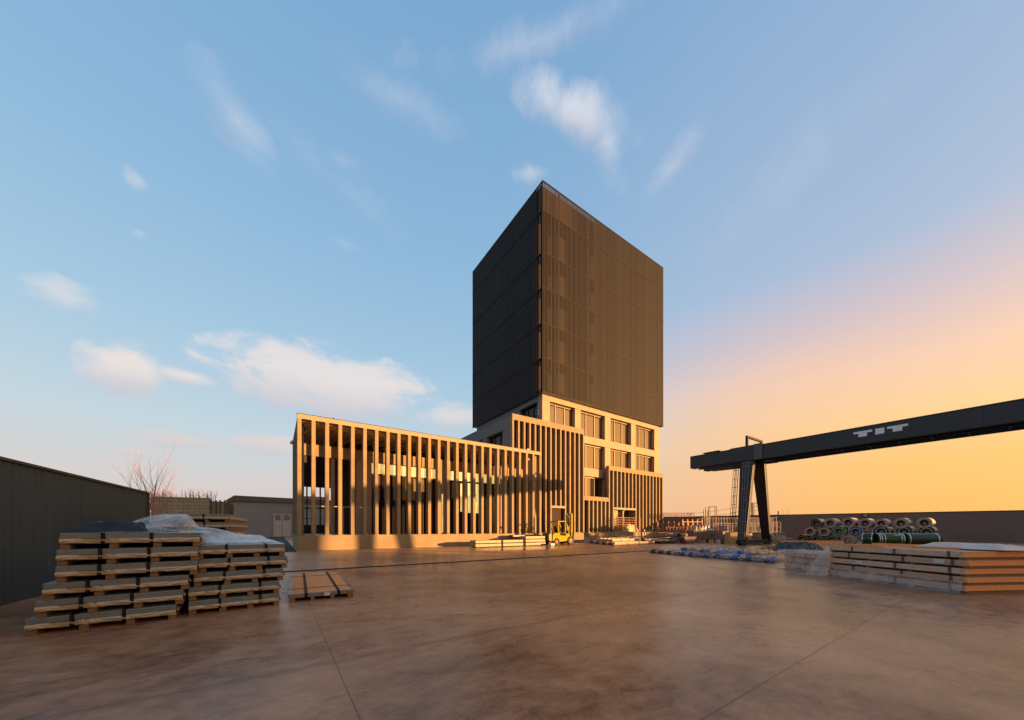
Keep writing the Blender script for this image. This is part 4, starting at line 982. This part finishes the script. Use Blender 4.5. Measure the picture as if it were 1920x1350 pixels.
for y in (.05, .3, .55, .8, 1.09): bk.box(2.93, 2.99, y, y+.05, .3, 1.2)
bk.build('load_backrest', M_black, fk)
MB().box(2.99, 4.0, .28, .40, .06, .11).box(2.99, 4.0, .80, .92, .06, .11).box(2.99, 3.04, .28, .40, .06, .6).box(2.99, 3.04, .80, .92, .06, .6).build('forks', M_black, fk)
def wheel(x, y, r):
    t = MB().ring((x, y, r), (0, 1, 0), r, r*.52, .26, 28).build('wheel', M_rubber, fk, bevel=.02); 
    MB().tube((x, y+.04, r), (x, y+.2, r), r*.52, n=20).tube((x, y-.01, r), (x, y+.05, r), r*.2, n=12).build('rim', M_rim, t)
wheel(.55, -.04, .36); wheel(2.42, -.10, .43); wheel(.55, .98, .36); wheel(2.42, 1.02, .43)
MB().box(1.95, 2.12, -.012, -.003, 1.55, 1.8).box(1.9, 2.2, -.005, .10, 1.5, 1.86).build('side_plate', M_yel, fk)
MB().box(1.98, 2.10, -.02, -.013, 1.58, 1.76).build('number_plate', M_black, fk)
MB().tube((.2, .6, 1.2), (.2, .6, 1.5), .16, n=16).build('gas_bottle', M_scrap, fk)
wb_ = MB().box(0, .5, 0, .4, 0, .22).build('white_block', M_label, None, bevel=.05); wb_.location = W(Uat(1033, -4.1), -4.1); wb_.rotation_euler = (0, 0, TH); tag(wb_, 'small white block on the ground left of the forklift wheel', 'block')

# ------------------------------------------------------------------ racks, drums, sacks and scrap
def frame(name, p, rz, L, H, D, nx, nz, m_, label, cat='rack', group=None, t=.06, z=0, spikes=False):
    o = empty(name, Vector((p.x, p.y, z)), rz); a = MB()
    for i in range(nx+1):
        x = L*i/nx
        for y in (0, D): a.box(x-t/2, x+t/2, y-t/2, y+t/2, 0, H)
        if spikes: a.hexa([(x-.09, -.05, H), (x+.09, -.05, H), (x+.09, .05, H), (x-.09, .05, H)], [(x-.02, -.02, H+.35), (x+.02, -.02, H+.35), (x+.02, .02, H+.35), (x-.02, .02, H+.35)])
    a.build('posts', m_, o); b = MB()
    for k in range(nz+1):
        zz = .1+(H-.14)*k/nz
        for y in (0, D): b.box(0, L, y-t*.4, y+t*.4, zz-t*.4, zz+t*.4)
        for x in (0, L): b.box(x-t*.4, x+t*.4, 0, D, zz-t*.4, zz+t*.4)
    b.build('rails', m_, o)
    tag(o, label, cat, group); return o
def at(px, Y): return Vector(((px-960)/F*Y, Y, 0))
frame('wire_rack', W(Uat(1157, 4.4), 4.4), TH, Uat(1201, 4.4)-Uat(1157, 4.4), 2.25, .9, 4, 6, M_rust, 'rusty wire cage rack holding a cream sack on the loading dock', z=1.14, t=.05)
o = rag('cream_sack', W(Uat(1172, 4.5), 4.5), 3.6, .8, 1.3, mat('cream_sack', (.42, .33, .18), .7, bump=.5, bscale=5), 'big cream sack slumped inside the wire rack on the dock', 'sack', TH, 1.6, 12, 1.16)
frame('low_trolley_frame', at(1208, 44), R(25), 1.35, 1.5, .9, 1, 1, M_grey, 'small grey tubular trolley frame right of the loading dock')
frame('spiked_stillage', at(1233, 47), R(18), 4.6, 2.35, 1.0, 5, 3, M_rust, 'rusty stillage rack with pale pointed posts near the tower corner', spikes=True, t=.09)
frame('spiked_stillage', at(1234, 49), R(18), 4.2, 1.7, 1.0, 7, 4, M_cream, 'cream stillage rack seen behind the rusty pointed one', spikes=False, t=.09)
frame('post_rack', at(1280, 46), R(10), 2.9, 2.6, .8, 4, 2, mat('orange_post', (.45, .19, .06), .6), 'orange post rack with pointed uprights left of the scrap skip', spikes=True, t=.10)
frame('slatted_rack', at(1316, 47), R(-8), 9.2, 3.15, 1.0, 26, 3, mat('pale_rack', (.36, .27, .22), .6, var=.3), 'long pale slatted rack in front of the yard wall behind the crane leg', t=.07)
frame('slatted_rack', at(1338, 44.5), R(-6), 7.6, 2.4, .9, 17, 2, M_grey, 'lower grey slatted rack in front of the long pale one', t=.07)
frame('ladder_rack', at(1437, 42.5), R(-14), 1.5, 2.5, .8, 4, 4, mat('pale_rack2', (.45, .36, .30), .6), 'pale ladder like rack standing right of the crane legs', t=.06)
frame('cross_rack', at(1250, 44.5), R(8), 4.2, 1.9, 1.1, 9, 4, M_rust, 'low rusty rack of crossed bars behind the dark scrap heap', t=.06)
frame('cream_stillage', at(1296, 44), R(4), 1.9, 2.1, .9, 4, 3, mat('stillage_tan', (.30, .2, .13), .6, var=.3), 'tan stillage between the orange post rack and the long slatted rack', t=.07)
frame('flat_rack', at(1398, 43), R(-8), 2.6, 2.0, .8, 7, 3, M_grey, 'grey flat rack with thin uprights seen between the crane legs', t=.05)
frame('roof_railing', at(1243, 58)+Vector((0, 0, 0)), R(-5), 5.0, .75, 1.5, 5, 3, M_rust, 'thin rusty railing above the wall beside the tower corner', 'railing', z=3.6, t=.05)
frame('tall_goal_frame', at(1331, 52), R(-6), .95, 5.0, .5, 1, 1, M_rust, 'tall slim frame rising above the yard wall left of the crane', t=.07)
for i, (px, h) in enumerate(((1320, 4.5), (1323.3, 4.8), (1326.5, 4.4), (1329, 4.3))):
    o = MB().tube((0, 0, 0), (0, 0, h), .07, n=8).build('upright_pipe', M_scrap); o.location = at(px, 51); tag(o, 'upright dark pipe, %s of four showing above the yard wall by the tall frame' % ORD[i], 'pipe', 'upright pipes by the yard wall')
# scrap heap and skip
def heap(p, rz, n, L, spread, m_, seed, label, name='scrap_heap', h=.6, group=None):
    rnd = random.Random(seed); o = empty(name, Vector((p.x, p.y, 0)), rz); a = MB()
    for i in range(n):
        x = rnd.uniform(0, L*.5); y = rnd.uniform(0, spread); z = rnd.uniform(.06, h)*(1-abs(y/spread-.5)); l = rnd.uniform(.4, 1)*L*.7; an_ = rnd.uniform(-.25, .25)
        q = Vector((x+l*math.cos(an_), y+l*math.sin(an_), max(.06, z+rnd.uniform(-.12, .12))))
        if rnd.random() < .5: a.bar((x, y, z), q, rnd.uniform(.06, .2), rnd.uniform(.04, .09))
        else: a.tube((x, y, z), q, rnd.uniform(.03, .09), n=7)
    a.build('lengths', m_, o); tag(o, label, 'scrap heap', group); return o
heap(at(1206, 37.5), R(8), 60, 5.8, 2.6, M_scrap, 3, 'dark heap of scrap steel lengths on the floor between the dock and the skip', h=.75)
heap(at(1232, 41), R(12), 40, 4.5, 1.5, mat('mixed_scrap', (.20, .14, .11), .5, metal=.3, var=.5), 4, 'brown heap of steel lengths behind the dark heap', h=1.2)
pb_ = empty('big_pipe', at(1274, 40), 0); tag(pb_, 'large dark open pipe lying on the scrap heap', 'pipe'); MB().ring((0, 0, .75), (.8, .6, .1), .30, .26, 1.4, 24).build('pipe_shell', M_scrap, pb_)
sk = empty('scrap_skip', at(1283, 37.6), R(6)); tag(sk, 'brown steel skip with sloping ends on the yard floor', 'skip')
a = MB().prism([(.25, 0), (1.1, 0), (1.35, .75), (0, .75)], 0, 1.2); a.build('skip_body', mat('skip_paint', (.16, .085, .07), .6, var=.4), sk); MB().box(-.04, 1.39, -.04, 0, .68, .77).build('skip_rim', M_rust, sk)
bx = empty('corrugated_bin', at(1301, 41.5), R(2)); tag(bx, 'long brown slatted metal bin heaped with scrap left of the crane leg', 'bin')
a = MB().box(0, 2.7, 0, 1.6, .35, 1.35)
for i in range(14): a.box(.05+i*.19, .12+i*.19, -.04, 0, .36, 1.34)
a.box(-.05, 2.75, -.06, 1.66, 1.35, 1.42).box(.1, .3, .1, 1.5, 0, .35).box(2.4, 2.6, .1, 1.5, 0, .35); a.build('bin_body', mat('bin_brown', (.18, .13, .10), .6, var=.3), bx)
rag('heaped_offcuts', at(1302, 41.6), 2.4, 1.3, .75, mat('offcuts', (.42, .33, .28), .4, metal=.3, var=.5, scale=6, bump=.8, bscale=9), 'pale heap of metal offcuts piled on the long bin', 'scrap heap', R(2), 3.8, 17, 1.42)
for i, (px, m_, lab) in enumerate(((1329.5, M_sack, 'cream drum standing in front of the long bin'), (1343, mat('grey_drum', (.40, .34, .30), .5), 'pale grey drum left of the dark drum by the crane leg'), (1351, M_scrap, 'dark drum right of the pale grey drum'))):
    o = empty('drum', at(px, 36.6+.3*i), 0); h = .50
    MB().tube((.2, 0, 0), (.2, 0, h), .21, n=22).build('drum_body', m_, o, bevel=.01); MB().ring((.2, 0, h*.3), (0, 0.001, 1), .218, .20, .02, 22).ring((.2, 0, h*.97), (0, .001, 1), .218, .19, .02, 22).build('hoop', M_scrap, o)
    tag(o, lab, 'drum', 'drums in front of the crane')
def bale(px, Y, w, d, h, m_, lab, rz=0, seed=0):
    o = empty('wrapped_bale', at(px, Y), rz)
    bm_ = MB()
    def side(a, b):     # superellipse body
        t = a*2*math.pi; c, s = math.cos(t), math.sin(t); e = .45
        k = 1-.12*b**3+.05*noise.noise(Vector((c*2+seed, s*2, b*3)))
        return (w/2+math.copysign(abs(c)**e, c)*w/2*k, d/2+math.copysign(abs(s)**e, s)*d/2*k, b*h)
    bm_.grid(side, 36, 12)
    n0 = len(bm_.v)
    bm_.add([bm_.v[12*37+i] for i in range(36)], [tuple(range(36))])
    bm_.build('wrapping', m_, o, smooth=False, recalc=True)
    MB().box(w*.3, w*.3+.06, -.06, d+.06, h*1.0, h+.02).box(w*.7, w*.7+.06, -.06, d+.06, h, h+.02).build('tie', M_scrap, o)
    tag(o, lab, 'bale', 'wrapped bales behind the crane leg')
bale(1352, 39.2, 1.15, 1.2, 1.35, M_tarp, 'brown tarpaulin covered bale left of the crane leg', R(5), 1)
bale(1366, 37.6, 1.2, 1.1, 1.25, M_sack, 'tan sacking bale lit by the sun just left of the crane leg', R(-5), 2)
bale(1397, 38.2, .95, 1.0, 1.15, M_sack, 'tan sacking bale between the two crane legs', R(0), 3)
bale(1411, 38.8, 1.3, 1.1, 1.2, mat('grey_tarp', (.10, .095, .085), .5, bump=.5, bscale=5, var=.4), 'dark grey tarpaulin bale between the two crane legs', R(4), 4)
heap(at(1440, 40), R(-20), 14, 2.4, 1.0, mat('pale_tubes', (.42, .33, .28), .5), 9, 'pale leaning tubes heaped right of the crane leg', 'tube_heap', h=1.3)
rag('tan_bag', at(1459, 40), 1.1, .8, .9, M_sack, 'small tan bag slumped against the yard wall right of the ladder rack', 'bag', 0, 1.6, 22)
heap(W(Uat(1148, 1.0), 1.0), TH, 6, 7.5, .8, M_rodw, 12, 'few long cream tubes leaning from the dock down to the tube bundles', 'tube_heap', h=1.0)

# ------------------------------------------------------------------ utility pole and wires
up = empty('utility_pole', at(1411.5, 85), 0); tag(up, 'dark lattice utility pole with insulator arms behind the wall between the crane legs', 'utility pole')
a = MB().box(-.22, .22, -.22, .22, 0, 8.05).build('pole', M_scrap, up); a = MB()
for z in (6.0, 7.0, 7.8): a.box(-1.1, 1.0, -.05, .05, z, z+.1)
a.build('cross_arm', M_scrap, up); a = MB()
for z in (6.0, 7.0, 7.8):
    for x in (-1.0, -.55, .55, .95): a.tube((x, 0, z+.1), (x, 0, z+.42), .08, .05, n=8)
a.build('insulator', M_cream, up)
for i, (ya, yb, x0) in enumerate(((963.5, 949, 1243), (968, 956, 1290), (972, 964, 1330))):
    p0 = Vector(((x0-960)/F*140, 140, 1.6+(HZ-ya)/F*140)); p1 = Vector(((1411-960)/F*85, 85, 1.6+(HZ-yb+3)/F*85)); o = MB()
    pts = [p0.lerp(p1, t/10)-Vector((0, 0, .9*math.sin(math.pi*t/10))) for t in range(11)]
    for p, q in zip(pts, pts[1:]): o.tube(p, q, .04, n=4, caps=False)
    o = o.build('power_line', M_scrap); tag(o, ['highest', 'middle', 'lowest'][i]+' thin power line sagging from the utility pole towards the tower', 'power line', 'power lines from the utility pole')

# ------------------------------------------------------------------ left background
# metal clad store on the far left
cl = empty('metal_clad_store', (-14.75, 14.0, 0), math.atan2(-.856, .518)); tag(cl, 'dark green grey corrugated metal store at the left edge', 'building')
m = MB(); n = 90; L_ = 22.0
pts = []
for i in range(n*2+1):
    x = L_*i/(n*2); pts.append((x, (.02 if (i//1) % 2 else -.02)))
for z0, z1 in ((0, 3.04),):
    for (a, b) in zip(pts, pts[1:]): m.add([(a[0], a[1], z0), (b[0], b[1], z0), (b[0], b[1], z1), (a[0], a[1], z1)], [(0, 1, 2, 3)])
m.box(0, L_, -2.6, -.03, 0, 3.0); m.build('cladding', M_clad, cl)
MB().box(-.05, L_, -2.65, .06, 3.04, 3.10).box(-.07, .0, -.03, .07, 0, 3.04).build('edge_trim', mat('clad_trim', (.05, .052, .045), .5), cl)
MB().box(1.0, 1.12, .03, .08, 1.5, 1.68).build('socket_box', M_label, cl)
# block wall
Yb = 20.0; pA, pB = at(283, Yb), at(393, Yb+.9); rzb = math.atan2(pB.y-pA.y, pB.x-pA.x); Lb = (pB-pA).length
bw = empty('block_boundary_wall', pA, rzb); tag(bw, 'tan concrete block wall behind the stacks with bare twigs above it', 'wall')
MB().box(0, Lb, 0, .25, 0, 3.48).build('blockwork', M_block, bw)
MB().box(Lb+.02, Lb+.75, .05, .3, 0, 3.28).build('return_panel', M_block, bw)
a = MB()
for x in (.04, .27, .48, .72): a.box(Lb+x, Lb+x+.07, -.03, .05, 0, 3.36)
a.box(Lb+.76, Lb+.88, 0, .9, 0, 3.15); a.build('posts', M_scrap, bw)
# large pale shed
sp0 = Vector((-44.7, 70, 0)); so = sp0+Vector((CU, SU, 0))*(-10.9)
sd_ = empty('rendered_shed', so, TH); tag(sd_, 'large grey rendered shed with dark roof and chamfered left corner behind the pavilion', 'building')
def zz_(px, py):
    q = (px-960)/F; t = (q*sp0.y-sp0.x)/(CU-q*SU); return t+10.9, CAMZ+(HZ-py)/F*(sp0.y+SU*t)
c1 = zz_(416, 944.5); c2 = zz_(440, 929); c3 = zz_(520, 933.0); Ls = zz_(640, 930)[0]
MB().prism([(0, 0), (Ls, 0), (Ls, c2[1]-1.1), (c2[0], c2[1]-1.1), (c1[0], c1[1]-.25)], 0, 22).build('wall', M_shed, sd_)
MB().prism([(c1[0]-.3, c1[1]-.22), (c2[0], c2[1]-1.08), (Ls+.3, c2[1]-1.08), (Ls+.3, c2[1]-.2), (c2[0]-.05, c2[1]), (c1[0]-.3, c1[1]-.05)], -.3, 22.3).build('roof', M_roof, sd_)
d0 = zz_(512.5, 1000); d1_ = zz_(545.5, 1000)
dz = CAMZ+(HZ-963.5)/F*69
dr = MB().box(d0[0], (d0[0]+d1_[0])/2-.04, -.12, -.02, 0.1, dz).box((d0[0]+d1_[0])/2+.04, d1_[0], -.12, -.02, .1, dz).build('door', mat('shed_door', (.36, .34, .325), .5), sd_)
w_ = (d1_[0]-d0[0])/2
MB().box(d0[0]+.25, d0[0]+w_-.25, -.14, -.122, dz-1.3, dz-.2).box(d0[0]+w_+.25, d1_[0]-.2, -.14, -.122, dz-1.3, dz-.2).build('door_window', mat('door_pane', (.13, .125, .12), .4), dr)
MB().box(d0[0]-.15, d0[0], -.16, -.02, 0, dz+.15).box(d1_[0], d1_[0]+.15, -.16, -.02, 0, dz+.15).box(d0[0], d1_[0], -.16, -.02, dz+.02, dz+.15).build('door_frame', M_shed, dr)
bxr = MB().box(0, 4.2, 0, 2, 0, .9).box(.5, 1.2, -.1, 0, .2, .9).build('roof_hut', mat('orange_brick', (.30, .16, .09), .8)); q_ = zz_(568, 930); bxr.location = so+Vector((CU, SU, 0))*q_[0]+Vector((-SU, CU, 0))*2+Vector((0, 0, c2[1]-.25)); bxr.rotation_euler = (0, 0, TH); tag(bxr, 'small orange brick hut on the shed roof, seen through the pavilion', 'hut')

# bare trees
def bare_tree(p, h, seed, label, nb=6, thin=1.0, spread=.5, group=None):
    rnd = random.Random(seed); o = empty('bare_tree', p, 0); tr_ = MB(); br = MB()
    def grow(q, d, l, r, lev, tgt):
        seg = 4; 
        for i in range(seg):
            d = (d+Vector((rnd.uniform(-.16, .16), rnd.uniform(-.16, .16), rnd.uniform(.0, .12)))).normalized()
            n_ = q+d*l/seg; r2 = r*.84; tgt.tube(q, n_, r, r2, n=5 if lev else 8, caps=False); q, r = n_, r2
            if lev < 2 and i > 0:
                for _ in range(1 if rnd.random() < .8 else 2):
                    a = rnd.uniform(0, 6.28); e = Vector((math.cos(a)*spread, math.sin(a)*spread, .55))
                    grow(q, (d*.6+e).normalized(), l*rnd.uniform(.45, .65), r*.6, lev+1, br)
        return q
    for k in range(nb):
        a = rnd.uniform(0, 6.28)
        grow(Vector((rnd.uniform(-.3, .3), rnd.uniform(-.2, .2), 0)), Vector((math.cos(a)*.18, math.sin(a)*.18, 1)).normalized(), h*rnd.uniform(.75, 1), .05*thin, 0 if k else 0, tr_)
    tr_.build('trunk', M_bark, o); br.build('branches', M_bark, o); tag(o, label, 'bare tree', group)
bare_tree(at(235, 17), 3.6, 2, 'bare reddish shrub tree rising over the metal store at the left edge', 2, .6)
bare_tree(at(256, 17), 3.5, 5, 'bare twiggy tree with long curved branch over the right half of the metal store', 2, .6)
bare_tree(at(280, 16.5), 3.9, 11, 'bare twiggy tree standing at the gap between metal store and block wall', 3, .6)
bare_tree(at(300, 24), 4.3, 14, 'thin bare tree behind the left end of the block wall', 2, .6)
rt = random.Random(4)
tw = empty('bare_hedge', at(345, 22.0), 0); tag(tw, 'row of short bare twigs showing above the block wall', 'hedge', kind='stuff')
a = MB()
for i in range(60):
    x = rt.uniform(-2.9, 1.6); h = rt.uniform(3.75, 4.2); q = Vector((x, rt.uniform(-.2, .4), 2.8)); 
    e = q+Vector((rt.uniform(-.2, .2), 0, h-2.8)); a.tube(q, e, .025, .01, n=4, caps=False)
    for _ in range(2): s = q.lerp(e, rt.uniform(.5, .8)); a.tube(s, s+Vector((rt.uniform(-.25, .25), 0, rt.uniform(.15, .4))), .012, .006, n=4, caps=False)
a.build('twigs', M_bark, tw)
# scrubby tree by the pole
o = empty('scrubby_tree', at(1404, 80), 0); tag(o, 'dark scrubby tree at the foot of the utility pole', 'tree'); a = MB(); rr = random.Random(8)
MB().tube((0.8, 0, 0), (.8, 0, 4.6), .12, n=6).build('trunk', M_bark, o)
for i in range(500):
    x = rr.gauss(.8, .9); z = 4.1+abs(rr.gauss(0, .55))*max(.2, 1-abs(x-.8)/2); y = rr.uniform(-.5, .5); s = .12
    d = [Vector((rr.uniform(-s, s), rr.uniform(-s, s), rr.uniform(-s, s))) for _ in range(3)]; c = Vector((x, y, z)); a.add([c+d[0], c+d[1], c+d[2]], [(0, 1, 2)])
a.build('crown', M_leafd, o, recalc=False)
# thin twigs over the right wall
tw = empty('wall_twigs', wallpt(1474)+Vector((.3, .8, 0)), 0); tag(tw, 'few thin bare twigs sticking up behind the yard wall right of the crane', 'plant')
a = MB()
for i in range(5): x = i*.28-.4; a.tube((x, 0, 3.2), (x+rr.uniform(-.1, .25), 0, rr.uniform(4.4, 5.1)), .018, .006, n=4, caps=False)
a.build('twigs', M_bark, tw)
print('objects', len(bpy.data.objects))
